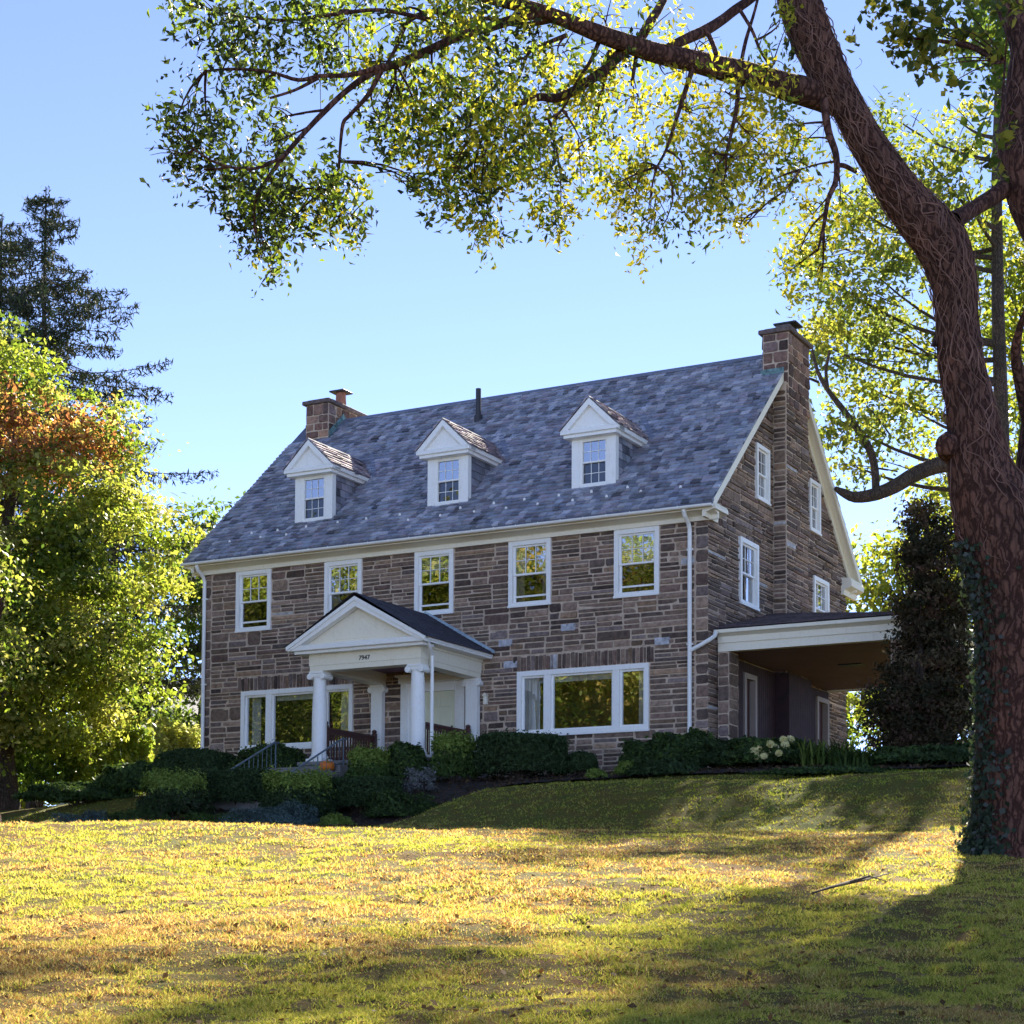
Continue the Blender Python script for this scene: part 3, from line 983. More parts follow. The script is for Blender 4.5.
# ---- dormers
def dormer(cx):
    y0, hw = 0.62, 0.59
    zb, ze, za = 7.42, 8.74, 9.60
    f = MB()
    yb = lambda z: EY + (z - EZ) / PITCHM                        # depth at which the main roof reaches height z
    op = (cx - 0.36, cx + 0.36, zb + 0.07, ze - 0.11)
    # face with its opening, boards with real depth
    f.box(cx - hw, op[0], y0, y0 + 0.12, zb - 0.02, ze); f.box(op[1], cx + hw, y0, y0 + 0.12, zb - 0.02, ze)
    f.box(op[0], op[1], y0 + .002, y0 + 0.12, op[3], ze); f.box(op[0] - 0.002, op[1] + 0.002, y0 - 0.03, y0 + 0.12, zb - 0.03, op[2])
    f.box(cx - hw - 0.02, cx - hw + 0.2, y0 - 0.012, y0 - 0.001, zb, ze - .12); f.box(cx + hw - 0.2, cx + hw + 0.02, y0 - 0.012, y0 - 0.001, zb, ze - .12)
    f.box(cx + hw + 0.001, cx + hw + 0.02, y0, y0 + 0.16, zb + .12, ze - .05); f.box(cx - hw - 0.02, cx - hw - 0.001, y0, y0 + 0.16, zb + .12, ze - .05)
    o = f.build('dormer', M_white, house)
    # pediment: horizontal cornice, tympanum, raking cornices
    p = MB()
    e = 0.80
    yf = 0.32
    p.box(cx - e, cx + e, yf, y0 + 0.1, ze, ze + 0.11, b=0.01)
    p.box(cx - e + 0.07, cx + e - 0.07, yf + 0.06, y0 + 0.06, ze - 0.08, ze - 0.001)
    zt = ze + 0.11
    p.prism([(cx - e + 0.1, zt), (cx + e - 0.1, zt), (cx, za - 0.1)], 'y', yf + 0.12, y0)
    ins = [(cx - 0.42, zt + 0.07), (cx + 0.42, zt + 0.07), (cx, zt + 0.47)]
    p.prism(ins, 'y', yf + 0.112, yf + 0.121)
    for sx in (-1, 1):
        A, B_ = (cx + sx * e, zt - 0.02), (cx, za)
        q = [A, B_, (cx, za - 0.17), (cx + sx * (e - 0.2), zt - 0.02)]
        p.prism(q if sx < 0 else q[::-1], 'y', yf, yf + 0.12)
    # side cornices run back into the main roof
    for sx in (-1, 1):
        xa, xb = sorted((cx + sx * (hw + 0.02), cx + sx * e))
        p.box(xa, xb, yf + 0.122, yb(ze) + 0.14, ze + 0.001, ze + 0.105)
        xa, xb = sorted((cx + sx * (hw + 0.021), cx + sx * (e - 0.08)))
        p.box(xa, xb, y0 + 0.1, yb(ze) + 0.05, ze - 0.08, ze)
    p.build('pediment', M_white, o)
    # little gable roof of slate
    r = MB()
    L = sqrt(e * e + (za - zt + .02) ** 2)
    ux, uz = e / L, (za - zt + .02) / L
    yend = yb(za) + 0.3
    for sx in (-1, 1):
        P = lambda y, s, d, sx=sx: (cx + sx * (e + 0.01 - ux * s + uz * d), y, zt - 0.015 + uz * s + ux * d + 0.012)
        r.add([P(yf - .01, 0, -.002), P(yend, 0, -.002), P(yend, L + .01, -.002), P(yf - .01, L + .01, -.002)], [(0, 1, 2, 3)], (0.15, 0.15, 0.19))
        i0 = len(r.c)
        slates(r, yf - 0.02, yend, P, L, random.Random(int(cx * 10) + sx), None, expo=0.16)
        r.c[i0:] = [(c_[0] * 1.15, c_[1] * 0.95, c_[2] * 0.86) for c_ in r.c[i0:]]  # sunlit warmth mixed into the dormer slates' own colour
    r.prism([(cx - 0.06, za - 0.02), (cx, za + 0.05), (cx + 0.06, za - 0.02)], 'y', yf - 0.01, yb(za) + .1, (0.30, 0.30, 0.33))
    r.build('dormer_roof', M_sunslate, o)
    # cheeks clad in slate
    k = MB()
    for sx in (-1, 1):
        x = cx + sx * (hw - 0.01)
        pts_ = [(y0 + 0.1, yb_z) for yb_z in (EZ + PITCHM * (y0 + 0.1 - EY), ze)] + [(yb(ze), ze)]
        k.add([(x, a, b) for a, b in pts_], [(0, 1, 2)], (0.10, 0.105, 0.13))
        rr = random.Random(int(cx * 7) + sx)
        z = zb + 0.1
        while z < ze - 0.02:
            yy = y0 + 0.16
            z1 = min(z + 0.2, ze - 0.005)
            while yy < yb(z + .1):
                w = rr.uniform(0.2, 0.32)
                y1 = min(yy + w - 0.008, yb(z1))
                if y1 - yy > 0.03:
                    c = tuple(q * 0.8 for q in slate_colour(rr))
                    xo = cx + sx * (hw + 0.018); xi = cx + sx * (hw - 0.004)
                    k.add([(xo, yy, z), (xo, y1, z), (xi, y1, z1), (xi, yy, z1), (xi, yy, z), (xi, y1, z)], [(0, 1, 2, 3), (4, 5, 1, 0)], c)
                yy += w
            z += 0.2
    k.build('cheek', M_slate, o)
    # window in the dormer face
    Pd = lambda x, z, d: (x, y0 - d, z)
    s = MB()
    bx = trim_frame(s, op[0], op[1], op[2], op[3], 0.045, Pd, -0.09, -0.012)
    mid = (op[2] + op[3]) / 2
    bx(op[0] + .045, op[1] - .045, mid - 0.02, mid + 0.02, -0.09, -0.02)
    s.build('window_sash', M_white, o)
    m = MB()
    for lo, hi, dd in ((op[2] + 0.04, mid - 0.02, -0.075), (mid + 0.02, op[3] - 0.045, -0.045)):
        for q in (1, 2):
            x = op[0] + 0.045 + (op[1] - op[0] - 0.09) * q / 3
            m.add([Pd(x - .009, lo, dd), Pd(x + .009, lo, dd), Pd(x + .009, hi, dd), Pd(x - .009, hi, dd)], [(0, 1, 2, 3)])
        z = (lo + hi) / 2
        m.add([Pd(op[0] + .045, z - .008, dd + .002), Pd(op[1] - .045, z - .008, dd + .002), Pd(op[1] - .045, z + .008, dd + .002), Pd(op[0] + .045, z + .008, dd + .002)], [(0, 1, 2, 3)])
    m.build('muntin', M_white, o)
    for lo, hi, dd, mt in ((op[2] + .03, mid, -0.083, M_screen), (mid, op[3] - .04, -0.055, M_glass)):
        g = MB()
        quad(g, op[0] + 0.04, op[1] - 0.04, lo, hi, Pd, dd)
        g.build('pane', mt, o)
    # metal flashing saddle where the ridge dies into the roof
    n = MB()
    yv = yb(za)
    for sx in (-1, 1):
        a = P_front(cx + sx * 0.05, (yv + 0.25 - EY) / ty, 0.036); b = P_front(cx + sx * (e + 0.05), (yb(zt) + 0.02 - EY) / ty, 0.045)
        c = P_front(cx + sx * (e + 0.14), (yb(zt) + 0.1 - EY) / ty, 0.04); d = P_front(cx + sx * 0.08, (yv + 0.42 - EY) / ty, 0.04)
        n.add([a, b, c, d], [(0, 1, 2, 3)])
    n.build('flashing', M_ridge, o)
for d in DORM:
    dormer(d)

# ---- chimneys
def chimney(x0, x1, y0, y1, zb, zt, seed, flue):
    rg = random.Random(seed)
    core, s = MB(), MB()
    core.box(x0, x1, y0, y1, zb, zt)
    for P, a, b in ((lambda u, z, d: (u, y0 - d, z), x0, x1), (lambda u, z, d: (x1 + d, u, z), y0, y1),
                    (lambda u, z, d: (x0 - d, u, z), y0, y1), (lambda u, z, d: (u, y1 + d, z), x0, x1)):
        z = zb
        while z < zt - 0.02:
            h = rg.uniform(0.2, 0.34)
            if zt - z - h < 0.14: h = zt - z
            u = a
            while u < b - 0.01:
                w = rg.uniform(0.26, 0.5)
                if b - u - w < 0.16: w = b - u
                c = stone_colour(rg)
                one_stone(s, u + 0.008, u + w - 0.008, z + 0.008, z + h - 0.008, P, rg, 0.012, 0.035, col=(c[0] * 1.05, c[1] * 0.92, c[2] * 0.92))
                u += w
            z += h
    o = s.build('chimney', M_stone, house)
    core.build('mortar_bed', M_mortar, o)
    c = MB()
    c.box(x0 - 0.1, x1 + 0.1, y0 - 0.1, y1 + 0.1, zt + 0.001, zt + 0.12, (0.15, 0.11, 0.10), b=0.02)
    c.box(x0 + 0.02, x1 - 0.02, y0 + 0.02, y1 - 0.02, zt + 0.121, zt + 0.17, (0.17, 0.13, 0.11), b=0.02)
    c.build('chimney_cap', M_stone, o)
    return o, zt + 0.17
ch, zt = chimney(0.22, 1.02, 4.55, 6.55, 9.9, 12.02, 31, True)
q = MB()
q.tube([(0.75, 5.6, zt), (0.75, 5.6, zt + 0.42)], [0.17, 0.15], 14)
q.build('flue_pot', M_terra, ch)
q = MB()
q.box(0.49, 1.01, 5.34, 5.86, zt + 0.42, zt + 0.47, b=0.01)
q.build('flue_cap', M_dark, ch)
q = MB()
ysc = [4.52, 5.3, 6.58]
for a, b in zip(ysc[:-1], ysc[1:]):
    zz = lambda y: RZ - abs(y - RY) * PITCHM
    q.add([(1.062, a, zz(a) - .02), (1.062, b, zz(b) - .02), (1.062, b, zz(b) + .22), (1.062, a, zz(a) + .22)], [(0, 1, 2, 3)])
q.build('flashing', M_copper, ch)

ch, zt = chimney(W - 0.28, W + 0.42, CHY0 + 0.06, CHY1, 10.0, 11.92, 33, False)
rg = random.Random(34)
s, core = MB(), MB()
core.box(W - 0.02, W + 0.38, CHY0, CHY1, -1.2, 10.6)
rubble(s, CHY0, CHY1 + .02, -1.2, 10.4, [], lambda u, z, d: (W + 0.38 + d, u, z), rg, 0.012, 0.05)
rubble(s, W + 0.02, W + 0.38, -1.2, 10.4, [], lambda u, z, d: (u, CHY0 - d, z), rg, 0.01, 0.03)
rubble(s, W + 0.02, W + 0.38, -1.2, 10.4, [], lambda u, z, d: (u, CHY1 + d, z), rg, 0.01, 0.03)
o = s.build('chimney_breast', M_stone, ch)
core.build('mortar_core', M_mortar, ch)
q = MB()
q.box(W - 0.1, W + 0.3, CHY0 + 0.5, CHY0 + 1.1, zt, zt + 0.2, (0.16, 0.12, 0.11), b=0.02)
q.box(W - 0.2, W + 0.42, CHY0 + 0.62, CHY0 + 1.2, zt + 0.26, zt + 0.30, (0.05, 0.05, 0.055))
for yy in (CHY0 + 0.7, CHY0 + 1.1):
    q.box(W - 0.05, W + 0.0, yy - 0.02, yy + 0.02, zt + 0.19, zt + 0.27, (0.05, 0.05, 0.05)); q.box(W + 0.22, W + 0.27, yy - 0.02, yy + 0.02, zt + 0.19, zt + 0.27, (0.05, 0.05, 0.05))
q.build('flue_cap', M_stone, ch)
q = MB()
zz = RZ - (RY - CHY0) * PITCHM
q.box(W - 0.325, W + 0.31, CHY0 + 0.005, CHY0 + 0.018, zz + 0.0, zz + 0.15)
q.build('flashing', M_copper, ch)

# ---- downspouts
def downspout(x, y, z0, z1, elbow=True):
    m = MB()
    r = 0.052
    pts_ = [(x, -0.47, z1 + 0.06), (x, -0.47, z1 - 0.05), (x, -0.40, z1 - 0.15), (x, -0.17, z1 - 0.30), (x, y, z1 - 0.42), (x, y, z1 - 0.6), (x, y, 3.2), (x, y, z0 + 0.2), (x, y - 0.16, z0)] if elbow else [(x, y, z1), (x, y, z0)]
    m.tube(pts_, r, 10)
    for z in (z1 - 0.9, (z0 + z1) / 2, z0 + 0.6):
        m.box(x - 0.08, x + 0.08, y - 0.005, y + 0.06, z - 0.02, z + 0.02)
    return m.build('downspout', M_white, house)
downspout(0.14, -0.10, -0.2, 6.33)
dr = downspout(W - 0.42, -0.10, 0.0, 6.33)

# ---- entrance porch
PXC, PHW, PYF = 7.24, 1.97, -3.32         # centre, half width of the roof, front of the pediment
CX0, CX1, PYC = 5.85, 8.68, -2.78
def porch():
    m = MB()
    m.box(CX0 - 0.35, CX1 + 0.35, -3.1, 0.03, -1.3, 0.36)
    m.box(CX0 - 0.40, CX1 + 0.40, -3.16, 0.03, 0.361, 0.45, b=0.012)
    root = m.build('porch', M_concrete, house)
    # entablature beams
    e = MB()
    zb, zt = 2.70, 3.17
    def beam(x0, x1, y0, y1):
        e.box(x0, x1, y0, y1, zb, zb + 0.13); e.box(x0 - .015, x1 + .015, y0 - .015, y1 + .015, zb + 0.131, zt - 0.06); e.box(x0 - .05, x1 + .05, y0 - .05, y1 + .05, zt - 0.06 + .001, zt)
    beam(CX0 - 0.18, CX1 + 0.18, PYC - 0.18, PYC + 0.18)
    beam(CX0 - 0.179, CX0 + 0.179, PYC + 0.24, -0.03)
    beam(CX1 - 0.179, CX1 + 0.179, PYC + 0.24, -0.03)
    e.build('entablature', M_cream, root)
    c = MB()
    c.box(CX0 + 0.2, CX1 - 0.2, PYC + 0.2, -0.04, zb + 0.3, zb + 0.36)
    c.build('ceiling', M_ceil, root)
    # pediment
    p = MB()
    x0, x1, zr = PXC - PHW, PXC + PHW, 4.34
    zc = zt + 0.001
    p.box(x0 + 0.05, x1 - 0.05, PYF, PYC + 0.1, zc, zc + 0.13, b=0.012)
    p.box(x0 + 0.12, x1 - 0.12, PYF + 0.1, PYC + 0.05, zc - 0.07, zc - 0.001 + 0.0)
    p.build('pediment_cornice', M_white, root)
    t = MB()
    t.prism([(x0 + 0.3, zc + 0.131), (x1 - 0.3, zc + 0.131), (PXC, zr - 0.16)], 'y', PYF + 0.2, PYC + 0.05)
    t.prism([(PXC - 0.78, zc + 0.23), (PXC + 0.78, zc + 0.23), (PXC, zc + 0.70)], 'y', PYF + 0.185, PYF + 0.201)
    t.build('tympanum', M_cream, root)
    r = MB()
    for sx in (-1, 1):
        q = [(PXC + sx * PHW, zc + 0.06), (PXC, zr), (PXC, zr - 0.2), (PXC + sx * (PHW - 0.36), zc + 0.132), (PXC + sx * (PHW - 0.0), zc - 0.01)]
        r.prism(q if sx < 0 else q[::-1], 'y', PYF - 0.03, PYF + 0.16)
        q = [(PXC + sx * (PHW + .03), zc + 0.10), (PXC, zr + 0.04), (PXC, zr - 0.05), (PXC + sx * (PHW + .02), zc + 0.01)]
        r.prism(q if sx < 0 else q[::-1], 'y', PYF - 0.07, PYF - 0.031)
        xa, xb = sorted((PXC + sx * (PHW - 0.36), PXC + sx * (PHW - 0.02)))
        r.box(xa, xb, PYF + 0.162, -0.03, zc + 0.0, zc + 0.05)
        xa, xb = sorted((PXC + sx * (PHW - 0.04), PXC + sx * (PHW)))
        r.box(xa, xb, PYF + 0.162, -0.03, zc + 0.051, zc + 0.13)
    r.build('raking_cornice', M_white, root)
    # roof planes in dark shingles
    s = MB()
    L = sqrt(PHW ** 2 + (zr - zc) ** 2)
    ux, uz = PHW / L, (zr - zc) / L
    rg = random.Random(41)
    for sx in (-1, 1):
        P = lambda y, u, d, sx=sx: (PXC + sx * (PHW + 0.05 - ux * u + uz * d), y, zc + 0.10 + uz * u + ux * d)
        s.add([P(PYF - .06, 0, 0), P(-.03, 0, 0), P(-.03, L + .05, 0), P(PYF - .06, L + .05, 0)], [(0, 1, 2, 3)], (0.045, 0.045, 0.055))
        u = 0.0
        while u < L:
            y = PYF - 0.08
            while y < -0.05:
                w = rg.uniform(0.16, 0.3)
                k = rg.uniform(0.75, 1.25)
                a, b = y, min(y + w - 0.004, -0.03)
                s.add([P(a, u, 0.004), P(b, u, 0.004), P(a, u, 0.016), P(b, u, 0.016), P(b, min(u + 0.15, L + .05), 0.004), P(a, min(u + 0.15, L + .05), 0.004)],
                      [(0, 1, 3, 2), (2, 3, 4, 5)], (0.062 * k, 0.060 * k, 0.078 * k))
                y += w
            u += 0.14
    rf = s.build('porch_roof', M_shingle, root)
    g = MB()
    for sx in (-1, 1):
        a, b = (PXC + sx * 0.0, zr + 0.10), (PXC + sx * (PHW + 0.06), zc + 0.14)
        g.prism([a, b, (b[0], b[1] + 0.07), (a[0], a[1] + 0.10)] if sx < 0 else [a, (a[0], a[1] + 0.10), (b[0], b[1] + 0.07), b], 'y', -0.07, -0.045)
    g.build('wall_flashing', M_zinc, root)
    # columns: base, shaft with entasis, ionic capital with scrolls
    def column(x, y):
        c = MB()
        z0 = 0.451
        c.box(x - 0.24, x + 0.24, y - 0.24, y + 0.24, z0, z0 + 0.09, b=0.01)
        c.lathe([(0.235, 0.09), (0.245, 0.115), (0.235, 0.15), (0.205, 0.165), (0.20, 0.20), (0.187, 0.23), (0.186, 0.7), (0.183, 1.2), (0.168, 1.75), (0.152, 2.08), (0.165, 2.09), (0.165, 2.12), (0.15, 2.13)], (x, y, z0), 24)
        c.box(x - 0.205, x + 0.205, y - 0.19, y + 0.19, z0 + 2.19, z0 + 2.248, b=0.008)
        c.box(x - 0.15, x + 0.15, y - 0.17, y + 0.17, z0 + 2.12, z0 + 2.191)
        for sx in (-1, 1):
            c.tube([(x + sx * 0.19, y - 0.185, z0 + 2.125), (x + sx * 0.19, y + 0.185, z0 + 2.125)], 0.075, 14)
            c.tube([(x + sx * 0.19, y - 0.195, z0 + 2.125), (x + sx * 0.19, y + 0.195, z0 + 2.125)], 0.035, 10)
        c.build('column', M_white, root, smooth=False)
    column(CX0, PYC); column(CX1, PYC)
    def pilaster(x):
        c = MB()
        z0 = 0.451
        c.box(x - 0.2, x + 0.2, -0.24, -0.036, z0, z0 + 0.16, b=0.01)
        c.box(x - 0.165, x + 0.165, -0.20, -0.036, z0 + 0.161, z0 + 2.06)
        c.box(x - 0.2, x + 0.2, -0.22, -0.036, z0 + 2.19, z0 + 2.248, b=0.006)
        c.box(x - 0.18, x + 0.18, -0.205, -0.036, z0 + 2.061, z0 + 2.189)
        for sx in (-1, 1):
            c.tube([(x + sx * 0.19, -0.23, z0 + 2.12), (x + sx * 0.19, -0.04, z0 + 2.12)], 0.075, 14)
        c.build('pilaster', M_white, root)
    pilaster(CX0); pilaster(CX1)
    # side railings
    for x in (CX0 + 0.02, CX1 - 0.02):
        b = MB()
        y0, y1 = PYC + 0.22, -0.26
        b.box(x - 0.055, x + 0.055, y0, y1, 1.28, 1.36, b=0.015)
        b.box(x - 0.03, x + 0.03, y0, y1, 1.20, 1.279)
        b.box(x - 0.035, x + 0.035, y0, y1, 0.56, 0.63)
        for yy in (y0 + 0.04, y1 - 0.05):
            b.box(x - 0.06, x + 0.06, yy - 0.05, yy + 0.05, 0.451, 1.42, b=0.012)
            b.lathe([(0.04, 0), (0.065, 0.03), (0.06, 0.07), (0.02, 0.095)], (x, yy, 1.42), 10)
        n = 17
        for k in range(n):
            yy = y0 + 0.16 + (y1 - y0 - 0.34) * k / (n - 1)
            b.box(x - 0.018, x + 0.018, yy - 0.018, yy + 0.018, 0.631, 1.199)
        b.build('railing', M_brown, root)
    # downspout with its elbow at the right column
    d = MB()
    xg = PXC + PHW + 0.02
    d.tube([(xg - 0.1, PYF + 0.25, zc + 0.02), (xg - 0.12, PYF + 0.4, zc - 0.12), (CX1 + 0.34, PYC + 0.1, zc - 0.24), (CX1 + 0.34, PYC + 0.1, zc - 0.4), (CX1 + 0.34, PYC + 0.1, 0.46)], 0.042, 10)
    d.build('porch_downspout', M_white, root)
    # house number on the frieze
    fc = bpy.data.curves.new('house_number', 'FONT')
    fc.body = '7947'
    fc.size = 0.16
    fc.extrude = 0.006
    fc.align_x = 'CENTER'
    tmp = bpy.data.objects.new('lettering', fc)
    COL.objects.link(tmp)
    bpy.context.view_layer.update()
    me = bpy.data.meshes.new_from_object(tmp.evaluated_get(bpy.context.evaluated_depsgraph_get()))
    bpy.data.objects.remove(tmp)
    me.materials.clear()
    me.materials.append(M_dark)
    fo = bpy.data.objects.new('house_number', me)
    COL.objects.link(fo)
    fo.parent = root
    fo.location = (7.28, PYC - 0.205, zb + 0.185)
    fo.rotation_euler = (pi / 2, 0, 0)
    # small wall lantern right of the porch
    l = MB()
    l.box(8.98, 9.08, -0.14, -0.03, 2.02, 2.24, b=0.015)
    l.prism([(8.96, 2.241), (9.10, 2.241), (9.03, 2.32)], 'y', -0.16, -0.02)
    l.build('wall_lantern', M_cream, root)
porch()

# ---- front door in its surround
def front_door():
    s = MB()
    zt = 2.72
    y = 0.06
    s.box(6.44, 8.46, -0.10, 0.10, zt - 0.02, zt + 0.14, b=0.01)
    s.box(6.38, 8.52, -0.18, 0.10, zt + 0.141, zt + 0.2, b=0.01)
    s.box(6.50, 6.66, -0.06, 0.12, 0.451, zt - 0.021); s.box(8.24, 8.40, -0.06, 0.12, 0.451, zt - 0.021)
    s.box(6.661, 7.08, 0.05, 0.12, 0.451, zt - 0.022); s.box(7.08, 7.16, -0.03, 0.12, 0.452, zt - 0.021); s.box(8.06, 8.239, 0.05, 0.12, 0.451, zt - 0.022)
    s.box(7.161, 8.059, -0.0, 0.12, zt - 0.25, zt - 0.023)
    o = s.build('door', M_white, house)
    d = MB()
    x0, x1, z0, z1 = 7.165, 8.055, 0.46, zt - 0.255
    d.box(x0, x1, 0.07, 0.12, z0, z1)
    for (a, b, c, e) in ((0.1, 0.42, 0.15, 0.75), (0.47, 0.79, 0.15, 0.75), (0.1, 0.42, 0.88, 1.5), (0.47, 0.79, 0.88, 1.5), (0.1, 0.42, 1.6, 1.9), (0.47, 0.79, 1.6, 1.9)):
        d.box(x0 + a, x0 + b, 0.055, 0.071, z0 + c, z0 + e, b=0.008)
    d.build('door_leaf', M_door, o)
    h = MB()
    h.lathe([(0.012, 0), (0.03, 0.01), (0.032, 0.03), (0.015, 0.045)], (x1 - 0.08, 0.03, 1.45), 10)
    h.box(x1 - 0.1, x1 - 0.06, 0.04, 0.07, 1.36, 1.56)
    h.build('handle', M_dark, o)
front_door()

# ---- carport on the right side
def carport():
    y0, y1, x1 = 0.35, 8.85, 20.0
    f = MB()
    def band(a0, a1, b0, b1):
        f.box(a0, a1, b0, b1, 3.02, 3.36)
    band(W + 0.07, x1, y0 + 0.12, y0 + 0.34)
    band(x1 - 0.22, x1 - 0.001, y0 + 0.341, y1 - 0.341)
    band(W + 0.07, x1, y1 - 0.34, y1 - 0.12)
    f.box(W + 0.08, x1 + 0.03, y0 + 0.08, y0 + 0.119, 3.22, 3.37); f.box(x1, x1 + 0.03, y0 + 0.12, y1 - 0.12, 3.22, 3.37)
    # crown and gutter
    f.prism([(y0 + 0.08, 3.371), (y0 - 0.02, 3.42), (y0 - 0.09, 3.44), (y0 - 0.09, 3.52), (y0 + 0.3, 3.54), (y0 + 0.3, 3.371)], 'x', W + 0.03, x1 + 0.14)
    f.prism([(x1 - 0.2, 3.371), (x1 + 0.03, 3.371), (x1 + 0.10, 3.42), (x1 + 0.14, 3.44), (x1 + 0.14, 3.52), (x1 - 0.2, 3.54)], 'y', y0 + 0.301, y1 - 0.1)
    root = f.build('carport', M_cream, house)
    c = MB()
    c.box(W + 0.06, x1 - 0.23, y0 + 0.35, y1 - 0.35, 3.06, 3.12)
    c.build('ceiling', M_ceil, root)
    l = MB()
    l.box(16.9, 17.5, 3.9, 4.3, 3.03, 3.059, b=0.01)
    l.build('ceiling_vent', M_dark, root)
    r = MB()
    yr, zr = 4.62, 4.62
    A = [(W + 0.02, y0 - 0.1, 3.545), (x1 + 0.16, y0 - 0.1, 3.545), (x1 + 0.16, y1, 3.545), (W + 0.02, y1, 3.545), (W + 0.02, yr, zr), (16.9, yr, zr - 0.16)]
    r.add(A, [(0, 1, 5, 4), (1, 2, 5), (2, 3, 4, 5), (0, 4, 3), (0, 3, 2, 1)], (0.075, 0.062, 0.07))
    rg = random.Random(51)
    # standing courses of old shingles on the front and outer slopes
    A_ = [np.array(q) for q in A]
    for (p, q, u, v) in ((0, 1, 5, 4), (1, 2, 5, 5)):
        nrm = np.cross(A_[q] - A_[p], A_[v] - A_[p]); nrm /= np.linalg.norm(nrm)
        if nrm[2] < 0: nrm = -nrm
        for k in range(22):
            t0, t1 = k / 22, (k + 1.15) / 22
            t1 = min(t1, 1)
            e0, e1 = A_[p] + (A_[v] - A_[p]) * t0, A_[q] + (A_[u] - A_[q]) * t0
            g0, g1 = A_[p] + (A_[v] - A_[p]) * t1, A_[q] + (A_[u] - A_[q]) * t1
            n = max(2, int(np.linalg.norm(e1 - e0) / 0.28))
            for i in range(n):
                a, b = i / n, (i + 0.975) / n
                kk = rg.uniform(0.7, 1.35)
                h = 0.02 + rg.uniform(0, .006)
                vv = [e0 + (e1 - e0) * a + nrm * .004, e0 + (e1 - e0) * b + nrm * .004, e0 + (e1 - e0) * a + nrm * h, e0 + (e1 - e0) * b + nrm * h, g0 + (g1 - g0) * b + nrm * .005, g0 + (g1 - g0) * a + nrm * .005]
                r.add(vv, [(0, 1, 3, 2), (2, 3, 4, 5)], (0.10 * kk, 0.078 * kk, 0.082 * kk))
    r.build('carport_roof', M_shingle, root)
    # stone pier against the house and piers at the outer corners
    rg = random.Random(52)
    for (px0, px1, py0, py1) in ((W + 0.06, W + 0.34, 0.50, 1.10), (x1 - 0.72, x1 - 0.12, 0.5, 1.1), (x1 - 0.72, x1 - 0.12, y1 - 1.1, y1 - 0.5)):
        s, core = MB(), MB()
        core.box(px0, px1, py0, py1, -1.0, 3.02)
        for P, a, b in ((lambda u, z, d: (u, py0 - d, z), px0, px1), (lambda u, z, d: (px1 + d, u, z), py0, py1), (lambda u, z, d: (px0 - d, u, z), py0, py1), (lambda u, z, d: (u, py1 + d, z), px0, px1)):
            z = -1.0
            while z < 3.0:
                h = rg.uniform(0.2, 0.4)
                if 3.01 - z - h < 0.15: h = 3.01 - z
                one_stone(s, a + .005, b - .005, z + .008, z + h - .008, P, rg, 0.01, 0.03)
                z += h
        o = s.build('pier', M_stone, root)
        core.build('mortar_core', M_mortar, root)
    # paving underneath
carport()
# side doors under the carport
for (a, b, c, d) in GDOOR:
    s = MB()
    bx = trim_frame(s, a, b, c, d, 0.13, PG, -0.1, 0.11)
    o = s.build('door', M_drab, house)
    e = MB()
    quad(e, a + .12, b - .12, c, d - 0.12, PG, -0.05)
    e.build('door_leaf', M_brown, o)
# dark boards added over the stone, standing in for gloom under the carport roof
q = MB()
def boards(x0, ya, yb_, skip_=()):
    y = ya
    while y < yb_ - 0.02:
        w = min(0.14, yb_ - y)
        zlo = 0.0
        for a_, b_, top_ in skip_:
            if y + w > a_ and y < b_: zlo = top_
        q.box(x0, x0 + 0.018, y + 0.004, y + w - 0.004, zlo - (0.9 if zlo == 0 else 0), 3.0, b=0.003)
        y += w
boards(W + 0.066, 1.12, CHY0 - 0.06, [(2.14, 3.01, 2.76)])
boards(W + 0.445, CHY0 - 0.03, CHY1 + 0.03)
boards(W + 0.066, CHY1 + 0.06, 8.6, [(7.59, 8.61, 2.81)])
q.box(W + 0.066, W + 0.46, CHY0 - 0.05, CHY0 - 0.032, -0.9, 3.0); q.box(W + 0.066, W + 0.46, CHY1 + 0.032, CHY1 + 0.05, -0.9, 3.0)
q.build('shade_boarding', M_maroon, house)
# elbow from the carport gutter to the downspout on the corner
q = MB()
q.tube([(W + 0.12, 0.22, 3.45), (W + 0.12, 0.12, 3.34), (W + 0.10, -0.1, 3.24), (W - 0.1, -0.12, 3.13), (W - 0.42, -0.10, 3.0)], 0.05, 10)
q.build('gutter_elbow', M_white, house)

# ------------------------------------------------------------------ porch steps, hand rails, pumpkin (placed with the house's own axes)
def hloc(x, y, z):
    X, Y = h2w(x, y)
    return (X, Y, HZ0 + z)
steps = tag(empty('porch_steps', hloc(5.9, -3.2, -0.6), -YAW), 'short flight of concrete steps between two hand rails, going down from the columned porch', 'steps')
m = MB()
for k in range(7):
    m.box(-1.1, 1.1, -0.36 * (k + 1), -0.36 * k, -1.2, 0.95 - 0.16 * k - 0.06, b=0.01)
m.build('stair_flight', M_concrete, steps)
for x in (-1.0, 1.0):
    r = MB()
    p = [(x, 0.05, 1.55), (x, -0.12, 1.55), (x, -2.45, 0.46), (x, -2.6, 0.34)]
    r.tube(p, 0.024, 8)
    p2 = [(x, 0.0, 1.05), (x, -2.42, 0.0)]
    r.tube(p2, 0.012, 6)
    for k in range(14):
        y = -0.08 - 2.34 * k / 13
        zt_ = 1.53 - (0.08 + 2.34 * k / 13 - 0.08) * 0.468 + 0.0
        zb_ = (1.0 if k not in (0, 6, 13) else 0.4) - 2.34 * k / 13 * 0.434
        r.tube([(x, y, zb_), (x, y, zt_)], 0.018 if k in (0, 6, 13) else 0.008, 6)
    r.build('hand_rail', M_rail, steps)
m = MB()
